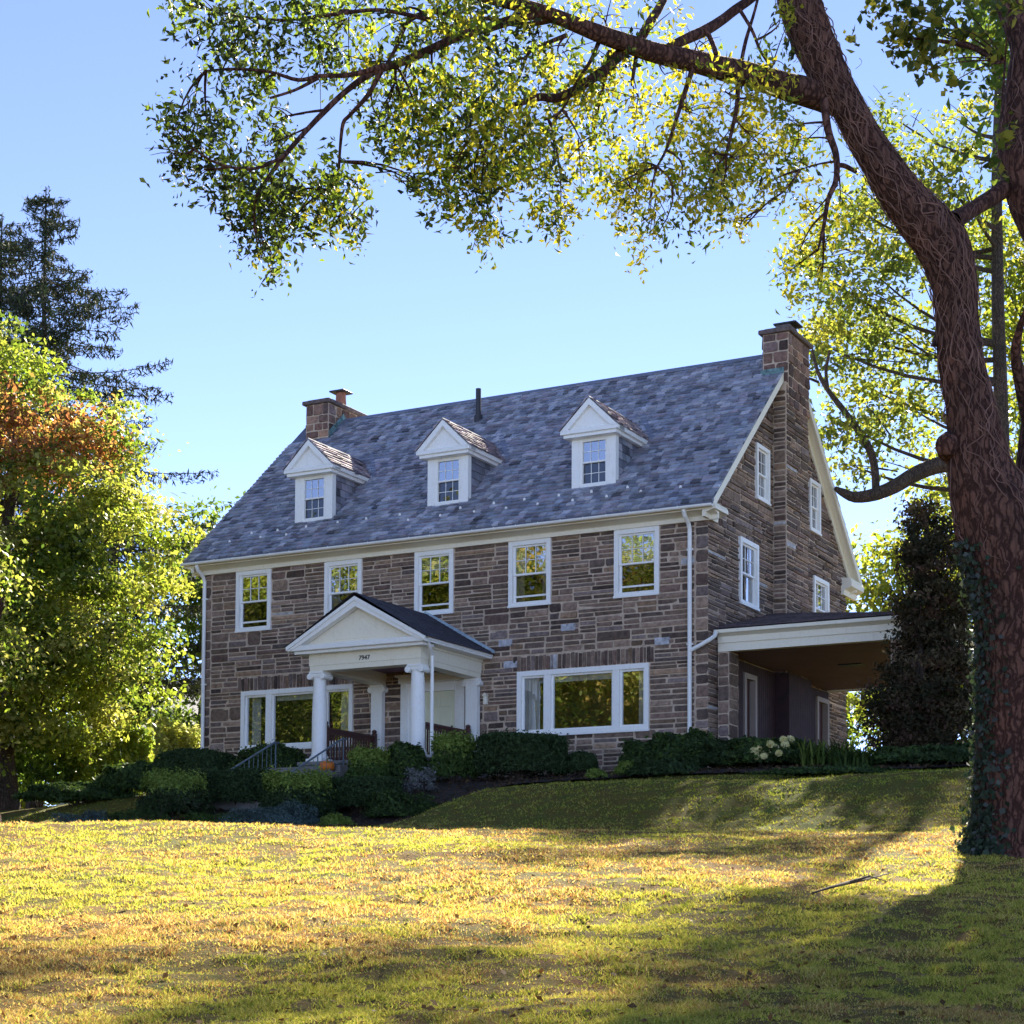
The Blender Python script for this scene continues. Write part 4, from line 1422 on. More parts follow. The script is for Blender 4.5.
m.lathe([(0.05, 0.02), (0.13, 0.0), (0.20, 0.05), (0.225, 0.14), (0.19, 0.25), (0.10, 0.29), (0.03, 0.275)], (0, 0, 0), 40, mod=lambda th: 1 - 0.07 * abs(cos(th * 5)) ** 4)
pk = tag(empty('pumpkin', hloc(6.75, -3.75, -0.6 + 0.95 - 0.06 - 0.16), -YAW), 'round orange pumpkin on the porch steps beside the left column', 'pumpkin')
m.build('rind', M_pumpkin, pk, smooth=True)
pk.scale = (0.85, 0.85, 0.85)
m = MB()
m.tube([(0, 0, 0.27), (0.01, 0, 0.33), (0.04, 0.01, 0.38)], [0.03, 0.02, 0.022], 7)
m.build('stem', M_stem, pk)

# ------------------------------------------------------------------ foliage builders
def leaf_quads(rg, C, size, nrm=None, spread=1.0, aspect=0.5, droop=0.35):
    """one folded four-cornered leaf at each centre"""
    n = len(C)
    d = rg.normal(size=(n, 3))
    if nrm is not None:
        d = nrm + d * spread
    d /= np.linalg.norm(d, axis=1, keepdims=True) + 1e-9
    t = rg.normal(size=(n, 3))
    t[:, 2] -= droop
    t -= d * (t * d).sum(1, keepdims=True)
    t /= np.linalg.norm(t, axis=1, keepdims=True) + 1e-9
    b = np.cross(d, t)
    s = (size * (0.5 + 1.0 * rg.random(n) ** 1.3))[:, None]
    fold = d * s * 0.10
    V = np.empty((n, 4, 3))
    V[:, 0] = C - t * s * 0.5
    V[:, 1] = C + b * s * aspect * 0.5 + fold - t * s * 0.05
    V[:, 2] = C + t * s * 0.5
    V[:, 3] = C - b * s * aspect * 0.5 + fold - t * s * 0.05
    return V

def foliage(name, rg, C, size, pal, mat, parent=None, loc=None, nrm=None, spread=1.0, aspect=0.5, droop=0.35, clumpcol=None, var=0.25):
    V = leaf_quads(rg, C, size, nrm, spread, aspect, droop)
    n = len(C)
    pal = np.array(pal, float)
    if clumpcol is None:
        c = pal[rg.integers(0, len(pal), n)]
    else:
        c = clumpcol
    c = c * (1 + var * (rg.random(n) * 2 - 1))[:, None]
    return np_mesh(name, V.reshape(-1, 3), np.arange(4 * n).reshape(n, 4), np.repeat(c, 4, 0), mat, parent, loc)

def blob_points(rg, blobs, per, clump=0.28, shell=0.55, leaves=45):
    """leaf centres in clumps spread over ellipsoids; returns centres, outward normals, clump number"""
    Cs, Ns, K = [], [], []
    k0 = 0
    for (cx, cy, cz, rx, ry, rz) in blobs:
        vol = (rx * ry * rz) ** (1 / 3)
        nc = max(3, int(per * vol ** 2))
        d = rg.normal(size=(nc, 3))
        d /= np.linalg.norm(d, axis=1, keepdims=True)
        r = shell + (1 - shell) * rg.random(nc) ** 0.6
        c = d * r[:, None] * np.array([rx, ry, rz]) + np.array([cx, cy, cz])
        m = leaves
        off = rg.normal(size=(nc, m, 3)) * np.array([1.15, 1.15, 0.6]) * clump * (0.7 + 0.6 * rg.random((nc, 1, 1)))
        Cs.append((c[:, None] + off).reshape(-1, 3))
        Ns.append(np.repeat(d, m, 0))
        K.append(np.repeat(np.arange(nc) + k0, m))
        k0 += nc
    return np.concatenate(Cs), np.concatenate(Ns), np.concatenate(K)

def bezier(a, b, c, n=8):
    a, b, c = map(np.array, (a, b, c))
    return [a * (1 - t) ** 2 + 2 * b * t * (1 - t) + c * t * t for t in np.linspace(0, 1, n)]

def tree(name, label, cat, X, Y, blobs, trunk_r, pal, seed, leaf=0.22, per=14, clump=0.45, leaves=40, group=None, trunk_top=0.75, zbase=None,
         mat=None, bark=None, shell=0.5, limbs=True, aspect=0.55, extra=None):
    """blobs: (dx, dy, height above ground, rx, ry, rz)"""
    rg = np.random.default_rng(seed)
    rr = random.Random(seed)
    z0 = tz(X, Y) - 0.1 if zbase is None else zbase
    root = tag(empty(name, (X, Y, z0)), label, cat, group)
    H = max(b[2] + b[5] for b in blobs)
    m = MB()
    n = 9
    pts_ = [(0.25 * sin(i * 1.1 + seed) * i / n, 0.2 * cos(i * 0.9 + seed) * i / n, H * trunk_top * i / (n - 1)) for i in range(n)]
    rad = [trunk_r * (1.5 if i == 0 else 1) * (1 - 0.85 * i / (n - 1)) + 0.02 for i in range(n)]
    m.tube(pts_, rad, 10, wob=0.12, rng=rr)
    if limbs:
        for b in blobs:
            t = min(0.95, max(0.15, (b[2] - b[5] * 0.9) / (H * trunk_top)))
            i = t * (n - 1)
            i0 = int(i)
            s = np.array(pts_[i0]) * (1 - (i - i0)) + np.array(pts_[min(n - 1, i0 + 1)]) * (i - i0)
            e = np.array([b[0], b[1], b[2] + b[5] * 0.3])
            mid = (s + e) / 2 + np.array([0, 0, -0.15 * np.linalg.norm(e - s)])
            r0 = trunk_r * 0.42 * (1 - 0.6 * t)
            m.tube(bezier(s, mid, e, 7), np.linspace(r0, 0.02, 7), 6)
            for q in range(3):
                d = rg.normal(size=3); d /= np.linalg.norm(d)
                f = e + d * np.array(b[3:6]) * 0.8
                k = s + (e - s) * rr.uniform(0.45, 0.9)
                m.tube(bezier(k, (k + f) / 2 + np.array([0, 0, 0.1]), f, 5), np.linspace(r0 * 0.25, 0.008, 5), 5, cap=False)
    m.build('trunk', bark or M_bark2, root)
    C, N, K = blob_points(rg, blobs, per, clump, shell, leaves)
    pal = np.array(pal, float)
    kc = pal[rg.integers(0, len(pal), K.max() + 1)]
    cc = kc[K] * 0.75 + pal[rg.integers(0, len(pal), len(C))] * 0.25
    if extra is not None:
        cc = extra(C, cc, rg, K)
    foliage('crown', rg, C, leaf, pal, mat or M_leaf, root, nrm=N * 0.5 + np.array([0, 0, 0.5]), spread=0.75, aspect=aspect, clumpcol=cc)
    return root

# ------------------------------------------------------------------ the big leaning tree at the right, traced limb by limb at its own distance
TY = 22.0
def limb(pxs, Y0, Y1, n=None):
    """photo points (u, v, width) along a limb whose distance goes from Y0 to Y1"""
    pts_, rad = [], []
    m = len(pxs)
    for i, (u, v, w) in enumerate(pxs):
        Y = Y0 + (Y1 - Y0) * i / max(1, m - 1)
        pts_.append(pt(u, v, Y))
        rad.append(w * 0.5 * Y / F_PX)
    return pts_, rad

def densify(P, R, k=4):
    P = np.array(P); R = np.array(R)
    n = len(P)
    out, ro = [], []
    for i in range(n - 1):
        p0, p1, p2, p3 = P[max(i - 1, 0)], P[i], P[i + 1], P[min(i + 2, n - 1)]
        for j in range(k):
            t = j / k
            out.append(0.5 * ((2 * p1) + (-p0 + p2) * t + (2 * p0 - 5 * p1 + 4 * p2 - p3) * t * t + (-p0 + 3 * p1 - 3 * p2 + p3) * t ** 3))
            ro.append(R[i] * (1 - t) + R[i + 1] * t)
    out.append(P[-1]); ro.append(R[-1])
    return out, ro

base_xy = pt(1016, 850, TY)
bz = tz(base_xy[0], base_xy[1])
big = tag(empty('shade_tree', (0, 0, 0)), 'huge leaning shade tree at the right, its ivy clad trunk forked and branches overhanging', 'tree')
rr = random.Random(77)
TRUNK = [(1020, 875, 150), (1019, 850, 108), (1018, 825, 94), (1018, 780, 87), (1019, 720, 85), (1019, 660, 86), (1016, 600, 90), (1006, 555, 96), (996, 515, 92), (983, 480, 74), (976, 440, 58),
         (969, 400, 50), (961, 360, 48), (957, 315, 45), (954, 280, 49), (942, 245, 57), (921, 219, 53), (901, 195, 46), (880, 163, 40), (862, 135, 37), (849, 109, 36), (833, 82, 40), (820, 55, 44), (808, 28, 46), (799, 0, 46), (786, -50, 40), (775, -120, 32), (780, -200, 22), (800, -300, 10)]
TRUNK = [(u, v, w * (0.93 if v < 560 else 0.97)) for u, v, w in TRUNK]
P, R = limb(TRUNK, TY, TY - 0.8)
P[0][2] = bz - 0.35
P, R = densify(P, R, 4)
m = MB()
def rough_tube(m, P, R, n, rr, amp=0.05):
    """bark with ridges that run along the limb"""
    lob = [rr.uniform(-1, 1) for _ in range(n)]
    pts_ = [np.array(p) for p in P]
    o = len(m.v)
    prev = None
    V = []
    for i, p in enumerate(pts_):
        t = pts_[min(i + 1, len(pts_) - 1)] - pts_[max(i - 1, 0)]
        t /= np.linalg.norm(t) + 1e-9
        a = (prev - t * prev.dot(t)) if prev is not None else np.cross(t, np.array([0.2, 1.0, 0.1]))
        a /= np.linalg.norm(a); prev = a
        b = np.cross(t, a)
        for k in range(n):
            lob[k] = lob[k] * 0.93 + rr.uniform(-1, 1) * 0.3
            r = R[i] * (1 + amp * lob[k])
            th = 2 * pi * k / n
            V.append(p + (a * cos(th) + b * sin(th)) * r)
    F = [(i * n + k, i * n + (k + 1) % n, (i + 1) * n + (k + 1) % n, (i + 1) * n + k) for i in range(len(pts_) - 1) for k in range(n)]
    F.append(tuple((len(pts_) - 1) * n + k for k in range(n)))
    m.add(V, F)
rough_tube(m, P, R, 64, rr, 0.045)
# right-hand stem of the fork, mostly outside the frame, coming back in at the top
STEM2 = [(1020, 600, 74), (1026, 545, 62), (1036, 490, 48), (1043, 425, 46), (1058, 350, 46), (1058, 290, 50), (1044, 240, 58), (1030, 200, 64), (1022, 160, 68), (1017, 120, 56), (1016, 85, 40), (1018, 50, 34), (1008, 20, 32), (996, -10, 28), (985, -60, 24), (990, -150, 16), (1010, -240, 8)]
STEM2 = [(u + 8 * (v < 260), v, w * 0.92) for u, v, w in STEM2]
P2, R2 = limb(STEM2, TY, TY + 0.8)
P2, R2 = densify(P2, R2, 4)
rough_tube(m, P2, R2, 28, rr)
for pts_, rad in (limb([(952, 222, 20), (972, 210, 16), (993, 197, 17), (1012, 183, 20)], TY - .6, TY + .5),
                  limb([(948, 326, 18), (940, 338, 13), (934, 344, 5), (931, 346, 1)], TY, TY - .5),
                  limb([(960, 452, 36), (950, 446, 30), (944, 446, 18)], TY - .1, TY - .5),
                  limb([(1046, 480, 24), (1032, 425, 18), (1022, 385, 14), (1016, 355, 11), (1019, 332, 8), (1026, 310, 5)], TY, TY - 1)):
    q, w = densify(pts_, rad, 4)
    rough_tube(m, q, w, 12, rr)
m.build('trunk', M_bark, big, smooth=True)

BR = []
def branch(pxs, Y0, Y1, n=10):
    q, w = limb(pxs, Y0, Y1)
    q, w = densify(q, w, 4)
    b = MB()
    rough_tube(b, q, w, n, rr, 0.04)
    BR.append((q, w))
    return b
mainb = [(846, 112, 14), (830, 102, 27), (812, 94, 30), (790, 88, 28), (765, 80, 25), (742, 73, 24), (715, 67, 23), (692, 61, 22), (668, 56, 21), (646, 50, 20), (620, 41, 19), (603, 35, 18), (580, 26, 16), (560, 18, 15), (535, 9, 14), (510, 3, 13), (480, -4, 11), (440, -12, 8), (400, -16, 5)]
secb = [(545, 13, 10), (523, 17, 10), (490, 27, 10), (460, 36, 9), (425, 52, 9), (400, 63, 8), (386, 67, 8), (368, 75, 7), (345, 92, 6), (326, 110, 6), (305, 132, 5), (285, 155, 5), (270, 175, 4), (256, 196, 3)]
B_list = [(mainb, 21.75, 18.6), (secb, 19.4, 17.6),
          ([(384, 66, 6), (350, 75, 5), (320, 76, 4), (298, 80, 4), (270, 72, 3), (235, 69, 3), (206, 71, 2)], 18.2, 17.6),
          ([(318, 78, 4), (295, 90, 3), (270, 98, 2.5)], 18, 17.8),
          ([(382, 70, 5), (368, 95, 5), (350, 115, 4), (343, 124, 4), (340, 150, 3), (338, 172, 3), (330, 190, 2)], 18.2, 18.6),
          ([(286, 154, 4), (262, 167, 3), (235, 168, 3), (210, 160, 2.5), (190, 145, 2), (175, 128, 1.5)], 17.8, 17.2),
          ([(470, 25, 6), (440, 12, 5), (410, 20, 5), (395, 50, 4), (380, 75, 3)], 19, 18.5),
          ([(632, 46, 12), (619, 55, 12), (605, 70, 11), (593, 78, 10), (575, 90, 9), (556, 98, 9), (540, 97, 8), (526, 101, 7), (508, 108, 4), (495, 120, 3)], 20.2, 19.4),
          ([(638, 44, 10), (648, 26, 10), (658, 10, 9), (668, -8, 8), (690, -40, 6)], 20.2, 21.5),
          ([(662, 52, 10), (678, 43, 10), (693, 36, 11), (706, 30, 11), (722, 20, 10), (735, 10, 10), (752, -2, 9), (780, -25, 7)], 20.4, 22),
          ([(706, 30, 5), (712, 42, 5), (716, 54, 5)], 20.8, 20.6),
          ([(567, 35, 5), (540, 46, 4), (528, 54, 3.5), (520, 75, 3), (512, 95, 2)], 19.6, 19.4),
          ([(598, 44, 5), (590, 62, 4), (575, 85, 3), (562, 110, 2.5), (545, 120, 2)], 19.9, 19.6),
          ([(610, 50, 5), (606, 75, 4), (600, 100, 3), (594, 130, 2)], 20, 20.3),
          ([(637, 52, 5), (634, 70, 4), (632, 85, 3)], 20.3, 20),
          ([(692, 70, 6), (684, 95, 5), (676, 120, 4), (666, 150, 3), (655, 170, 2)], 20.5, 20),
          ([(738, 80, 5), (737, 105, 5), (732, 130, 4), (726, 155, 3)], 20.8, 20.4),
          ([(741, 64, 4), (746, 40, 4), (755, 10, 3), (762, -20, 3)], 20.8, 21.4),
          ([(740, 10, 4), (752, 30, 3.5), (760, 50, 3), (770, 66, 2)], 21, 20.8),
          ([(824, 100, 9), (828, 130, 8), (836, 155, 7), (836, 180, 6), (828, 200, 5), (824, 225, 4), (818, 250, 2)], 21, 20.2),
          ([(836, 165, 5), (845, 166, 5), (856, 172, 4)], 21, 21.2),
          ([(800, 170, 2.5), (785, 190, 2), (765, 205, 1.8), (745, 226, 1.5)], 20.5, 20),
          ([(560, 18, 7), (520, 25, 5), (480, 18, 4), (440, 30, 4), (410, 34, 3)], 19.5, 20.5),
          ([(430, 20, 5), (380, 10, 4), (330, 15, 4), (280, 20, 3), (230, 15, 2)], 18.5, 18),
          ([(1000, 62, 5), (985, 55, 4), (965, 45, 4), (935, 40, 3), (905, 38, 3)], 22.2, 21.4)]
for pxs, a, b in B_list:
    branch(pxs, a, b).build('branch', M_bark, big, smooth=True)

def crown_big():
    rg = np.random.default_rng(5)
    px_clusters = [  # u, v, radius px, leaves
        (185, 5, 22, 90), (215, 25, 32, 200), (255, 20, 38, 260), (300, 28, 42, 300), (345, 20, 45, 340), (395, 20, 48, 380), (440, 25, 50, 420), (235, 60, 26, 150), (265, 85, 24, 130),
        (320, 60, 26, 140), (360, 62, 26, 150), (195, 110, 24, 130), (175, 128, 22, 130), (210, 135, 28, 180), (175, 158, 16, 90), (205, 170, 24, 170), (235, 185, 30, 240), (265, 200, 34, 300),
        (300, 195, 36, 320), (330, 205, 30, 240), (255, 225, 28, 220), (285, 232, 22, 150), (262, 258, 14, 70), (272, 272, 9, 30), (350, 225, 20, 110), (335, 175, 20, 110), (360, 190, 12, 50),
        (275, 142, 20, 130), (280, 118, 14, 60), (385, 110, 26, 160), (410, 118, 28, 210), (400, 90, 26, 160), (445, 90, 42, 380), (420, 150, 26, 190), (395, 140, 20, 90), (460, 135, 40, 380),
        (452, 180, 34, 300), (478, 205, 28, 230), (485, 232, 14, 70), (430, 190, 16, 70), (415, 185, 10, 40), (480, 165, 36, 340), (500, 115, 40, 380), (525, 150, 38, 330), (545, 185, 34, 280), (560, 215, 18, 110),
        (555, 120, 40, 350), (585, 150, 36, 260), (600, 95, 40, 260), (615, 185, 34, 300), (648, 215, 24, 170), (655, 238, 11, 45), (640, 165, 34, 240), (560, 60, 42, 260), (520, 60, 44, 320), (480, 60, 44, 340),
        (640, 100, 38, 200), (690, 115, 38, 230), (705, 150, 40, 360), (735, 160, 38, 360), (755, 140, 30, 240), (720, 195, 30, 220), (700, 205, 24, 160), (740, 225, 14, 60), (770, 185, 22, 130), (725, 90, 30, 130),
        (680, 180, 26, 170), (760, 95, 26, 120), (775, 60, 22, 90), (700, 40, 26, 80), (650, 30, 30, 90), (600, 10, 34, 120), (540, -5, 36, 160), (480, -5, 44, 240), (780, 130, 22, 120), (800, 170, 24, 160), (812, 215, 20, 110), (800, 250, 16, 80), (826, 250, 14, 60), (795, 140, 20, 100),
        (820, 290, 16, 60), (785, 275, 12, 40), (665, 75, 26, 90), (610, 60, 26, 110), (840, 205, 16, 60), (780, 20, 20, 60)]
    Cs, cols = [], []
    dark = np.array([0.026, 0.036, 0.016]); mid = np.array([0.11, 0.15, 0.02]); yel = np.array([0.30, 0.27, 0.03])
    for (u, v, r, n) in px_clusters:
        n = int(n * 1.25)
        Y = 18.0 + (u - 180) / 640 * 3.0 + rg.uniform(-0.9, 0.9)
        c = pt(u, v, Y)
        R_ = r * Y / F_PX
        # sprays: small groups hanging from twigs
        k = max(3, n // 19)
        cc = c + rg.normal(size=(k, 3)) * R_ * np.array([0.50, 0.9, 0.48])
        m_ = 25
        L = (cc[:, None] + rg.normal(size=(k, m_, 3)) * np.array([0.095, 0.095, 0.12]) * (0.6 + 0.7 * rg.random((k, 1, 1)))).reshape(-1, 3)
        Cs.append(L)
        y = np.clip(0.22 + 0.65 * (u - 330) / 230 + rg.normal(0, .14), 0.02, 0.95)  # shade put into leaf colours: darker towards the left, yellower to the right
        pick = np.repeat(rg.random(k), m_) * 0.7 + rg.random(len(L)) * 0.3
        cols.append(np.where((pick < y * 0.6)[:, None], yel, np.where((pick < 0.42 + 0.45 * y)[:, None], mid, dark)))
    # the rest of the crown, above and to the right of what the photo shows
    for _ in range(34):
        a, rad = rg.uniform(0, 2 * pi), rg.uniform(0.5, 6.5)
        c = np.array([12.5 + 0.7 * rad * cos(a), 22.5 + 0.8 * rad * sin(a), rg.uniform(13.6, 19.5)])
        if c[1] < 20 and c[0] < 5.0: c[2] += 3
        u_ = 512 + c[0] / c[1] * F_PX
        if u_ < 1060 and c[2] < 15.5: c[2] = 16.5
        L = c + rg.normal(size=(420, 3)) * np.array([0.8, 0.8, 0.55])
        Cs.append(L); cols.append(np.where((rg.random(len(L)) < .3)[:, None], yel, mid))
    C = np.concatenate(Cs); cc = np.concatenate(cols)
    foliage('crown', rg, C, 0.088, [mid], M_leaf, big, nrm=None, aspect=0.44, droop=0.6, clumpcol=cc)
    # thin twigs that carry the sprays
    t = MB()
    for (u, v, r, n) in px_clusters:
        Y = 18.0 + (u - 180) / 640 * 3.0
        c = pt(u, v, Y)
        best, bd = None, 1e9
        for q, w in BR:
            for p in q[::3]:
                dd = np.linalg.norm(p - c)
                if dd < bd: bd, best = dd, p
        if bd < 3.5:
            mid_ = (best + c) / 2 + np.array([rg.normal() * .12, rg.normal() * .12, 0.10 * bd])
            t.tube(bezier(best, mid_, c, 6), np.linspace(0.016, 0.005, 6), 5, cap=False)
            for k in range(4):
                e = c + rg.normal(size=3) * r * Y / F_PX * 0.75
                s = best + (c - best) * rg.uniform(0.4, 1.0)
                t.tube(bezier(s, (s + e) / 2 + np.array([0, 0, .05]), e, 4), np.linspace(0.008, 0.003, 4), 4, cap=False)
    t.build('twigs', M_bark, big)
crown_big()

# dry vine stems wound over the trunk
def vine():
    rg = np.random.default_rng(15)
    root = MB()
    Pn, Rn = np.array(P), np.array(R)
    def walk(Pn, Rn, count, lo, hi):
        for _ in range(count):
            i = int(rg.integers(int(lo * len(Pn)), int(hi * len(Pn))))
            th = rg.normal(pi / 2, 0.75)
            pts_ = []
            step = rg.choice([-1, 1])
            L = int(rg.integers(8, 30))
            for s in range(L):
                j = i + step * s
                if j < 1 or j >= len(Pn) - 1: break
                t = Pn[j + 1] - Pn[j - 1]; t /= np.linalg.norm(t)
                a = np.cross(t, np.array([0.2, 1.0, 0.1])); a /= np.linalg.norm(a); b = np.cross(t, a)
                th += rg.normal(0, 0.2)
                pts_.append(Pn[j] + (a * cos(th) + b * sin(th)) * (Rn[j] * 1.01 + rg.uniform(0.0, 0.02)) + rg.normal(size=3) * 0.012)
            if len(pts_) > 3:
                q, w = densify(pts_, [rg.choice([0.002, 0.002, 0.0025, 0.003, 0.004, 0.007])] * len(pts_), 3)
                root.tube(q, w, 5, cap=False)
    walk(Pn, Rn, 120, 0.36, 0.88)
    walk(Pn, Rn, 9, 0.15, 0.4)
    walk(np.array(P2), np.array(R2), 26, 0.3, 0.9)
    # loose curls standing off the bark
    for _ in range(70):
        j = int(rg.integers(int(0.5 * len(Pn)), int(0.86 * len(Pn))))
        a = Pn[j] + rg.normal(size=3) * Rn[j] * 0.9
        d = rg.normal(size=3); d /= np.linalg.norm(d)
        b = a + d * rg.uniform(.08, .22); c = b + rg.normal(size=3) * 0.12
        root.tube(bezier(a, b, c, 6), 0.003, 4, cap=False)
    o = root.build('climbing_vine', M_vine)
    tag(o, 'tangle of dry brown vine stems clinging to the big leaning trunk', 'vine')
vine()

# ivy up the left flank of the trunk, and broad ivy leaves at the top right
def ivy():
    rg = np.random.default_rng(16)
    Pn, Rn = np.array(P), np.array(R)
    Cs, Ns = [], []
    for _ in range(2200):
        f = rg.random()
        j = int(3 + f ** 1.5 * 27)
        t = Pn[j + 1] - Pn[j - 1]; t /= np.linalg.norm(t)
        a = np.cross(t, np.array([0.2, 1.0, 0.1])); a /= np.linalg.norm(a); b = np.cross(t, a)
        # directions facing left and towards the viewer
        ang = rg.normal(0.35, 0.36 * (1 - 0.35 * f))
        d = np.array([-cos(ang), -sin(ang), 0.0]); d -= t * d.dot(t); d /= np.linalg.norm(d)
        Cs.append(Pn[j] + (Pn[j + 1] - Pn[j]) * rg.random() + d * (Rn[j] * 1.03 + abs(rg.normal(0, 0.045)) + (0.18 * rg.random() if rg.random() < 0.05 else 0)))
        Ns.append(d)
    C, N = np.array(Cs), np.array(Ns)
    keep = rg.random(len(C)) < 0.85
    C, N = C[keep], N[keep]
    o = foliage('ivy', rg, C, 0.075, [(0.040, 0.062, 0.036), (0.055, 0.075, 0.050), (0.03, 0.048, 0.03), (0.075, 0.085, 0.075)], M_shrubleaf, nrm=N + np.array([0, 0, 0.25]), spread=0.6, aspect=0.8)
    tag(o, 'dark green ivy climbing the left flank of the big trunk at the right', 'ivy')
    root = tag(empty('ivy_spray', pt(950, 40, 21.6)), 'spray of broad ivy leaves hanging at the top right beside the second stem', 'ivy')
    o0 = np.array(root.location)
    Cs = []
    st = MB()
    anchor = pt(1005, 62, 22.2) - o0
    for (u, v, r, n) in [(875, 12, 24, 60), (895, 25, 26, 80), (915, 40, 24, 70), (938, 35, 28, 90), (935, 62, 20, 50), (950, 85, 12, 26), (925, 70, 14, 24), (965, 30, 22, 50), (985, 40, 14, 24), (1010, 12, 20, 40), (960, 5, 26, 60), (905, 0, 26, 60), (998, 160, 8, 10), (1003, 135, 8, 8)]:
        c = pt(u, v, 21.6) - o0
        k = max(2, n // 9)
        cc = c + rg.normal(size=(k, 3)) * r * 21.6 / F_PX * np.array([0.6, 0.8, 0.6])
        Cs.append((cc[:, None] + rg.normal(size=(k, 13, 3)) * 0.06).reshape(-1, 3))
        st.tube(bezier(anchor, (anchor + c) / 2 + np.array([0, 0, 0.12]), c, 6), np.linspace(0.014, 0.004, 6), 5, cap=False)
    C = np.concatenate(Cs)
    foliage('foliage', rg, C, 0.115, [(0.045, 0.062, 0.016), (0.08, 0.095, 0.018), (0.20, 0.18, 0.028)], M_leaf, root, nrm=None, aspect=0.75)
    st.build('stems', M_bark, root)
ivy()

# ------------------------------------------------------------------ trees round the house
MAPLE = [(0.14, 0.18, 0.024), (0.09, 0.135, 0.02), (0.22, 0.235, 0.045), (0.045, 0.075, 0.016), (0.32, 0.30, 0.10)]
AUTUMN = [(0.25, 0.10, 0.045), (0.29, 0.15, 0.065), (0.19, 0.075, 0.045), (0.24, 0.17, 0.06)]
def maple_extra(C, cc, rg, K):
    pal = np.array(AUTUMN)
    kc = rg.random(K.max() + 1)[K]
    turn = np.exp(-((C[:, 0] - 0.2) / 2.9) ** 2 - ((C[:, 2] - 10.7 - 0.12 * C[:, 0]) / 1.35) ** 2 - np.maximum(C[:, 1] - 0.5, 0) ** 2 / 8)
    sel = (kc * 0.6 + rg.random(len(C)) * 0.4) < turn * 1.12
    cc = cc.copy()
    cc[sel] = pal[rg.integers(0, 4, sel.sum())]
    return cc
tree('maple_tree', 'broad yellow green maple with a patch of orange leaves, left of the house', 'tree', -14.8, 52.5,
     [(0.2, 0, 12.4, 1.7, 2.0, 1.9), (-1.6, -.6, 11.2, 3.0, 2.6, 1.9), (2.2, 0.2, 9.8, 1.7, 2.0, 1.8), (-3.2, -.5, 8.8, 2.9, 2.6, 2.0), (0.6, -1.5, 8.6, 3.0, 2.4, 2.1), (3.4, -.5, 7.6, 2.2, 2.4, 2.0),
      (-2.2, -2.2, 6.2, 3.0, 2.4, 1.9), (1.4, -2.0, 5.8, 2.6, 2.3, 1.9), (2.9, -1.0, 5.0, 2.0, 2.3, 1.9), (-4.0, -1.6, 4.4, 2.4, 2.3, 1.7), (0.4, -2.4, 3.6, 2.6, 2.0, 1.5), (1.9, -1.6, 2.8, 1.7, 1.8, 1.2), (-2.4, -2.6, 2.6, 2.2, 1.8, 1.1), (-0.6, -3.6, 1.5, 1.9, 1.3, 0.9), (1.6, -3.2, 4.4, 1.9, 1.5, 1.3), (-1.0, -3.4, 5.0, 2.0, 1.5, 1.3), (3.2, 0.5, 3.6, 1.5, 1.6, 1.3), (2.4, 0.8, 11.4, 1.3, 1.6, 1.2)],
     0.42, MAPLE, 101, leaf=0.17, per=9.5, clump=0.33, leaves=150, trunk_top=0.85, extra=maple_extra)

def spruce(label, X, Y, H, R0, seed, pal=((0.030, 0.045, 0.026), (0.045, 0.060, 0.03), (0.055, 0.06, 0.035), (0.03, 0.035, 0.03))):
    rg = np.random.default_rng(seed)
    rr = random.Random(seed)
    z0 = tz(X, Y)
    root = tag(empty('spruce_tree', (X, Y, z0)), label, 'tree')
    m = MB()
    m.tube([(0, 0, 0), (0.05, 0, H * .5), (0, 0, H)], [0.34, 0.18, 0.02], 8)
    Cs, Ns = [], []
    z = H * 0.25
    while z < H - 0.4:
        f = (H - z) / (H * 0.75)
        for k in range(rr.randint(4, 6)):
            if rr.random() < 0.08: continue
            a = rr.uniform(0, 2 * pi)
            L = R0 * f ** 0.8 * rr.uniform(0.55, 1.15) + 0.25
            s = np.array([0, 0, z]); e = np.array([cos(a) * L, sin(a) * L, z - 0.16 * L + rr.uniform(-.2, .35)])
            mid = (s + e) / 2 + np.array([0, 0, -0.06 * L])
            e2 = e + np.array([0, 0, 0.12 * L])
            pts_ = bezier(s, mid, e2, 8)
            m.tube(pts_, np.linspace(0.05 * f + 0.012, 0.008, 8), 5, cap=False)
            n = int(70 * L)
            t = rg.uniform(0.22, 1.0, n)
            B = np.array([s * (1 - q) ** 2 + 2 * mid * q * (1 - q) + e2 * q * q for q in t])
            side = np.array([-sin(a), cos(a), 0])
            wv = rg.normal(size=n) * 0.11 * (1 + 0.3 * L * (1 - t))
            B += side * wv[:, None]
            B[:, 2] -= rg.random(n) ** 1.3 * 0.55 * np.clip(L * 0.4, .2, 1.0) * (1 - 0.4 * t) - 0.03
            Cs.append(B)
        z += rr.uniform(0.24, 0.42)
    top = np.c_[rg.normal(size=60) * 0.1, rg.normal(size=60) * 0.1, H - rg.random(60) * 1.0]
    Cs.append(top)
    m.build('trunk', M_bark2, root)
    C = np.concatenate(Cs)
    foliage('crown', rg, C, 0.26, pal, M_needle, root, nrm=np.array([[0, 0, 0.3]]).repeat(len(C), 0), spread=0.8, aspect=0.18, droop=1.2)
    return root
g = pt(46, 187, 64)
spruce('tall dark spruce rising behind the maple, the tallest tree at the far left', g[0], 64, g[2] - tz(g[0], 64), 9.0, 61)
g = pt(2, 214, 66)
spruce('dark spruce cut by the left edge, behind the taller spruce', g[0], 66, g[2] - tz(g[0], 66), 6.0, 62)
g = pt(160, 375, 66)
spruce('small spruce top poking out to the right of the maple', g[0] - 1.6, 66, g[2] - tz(g[0], 66), 2.0, 63)

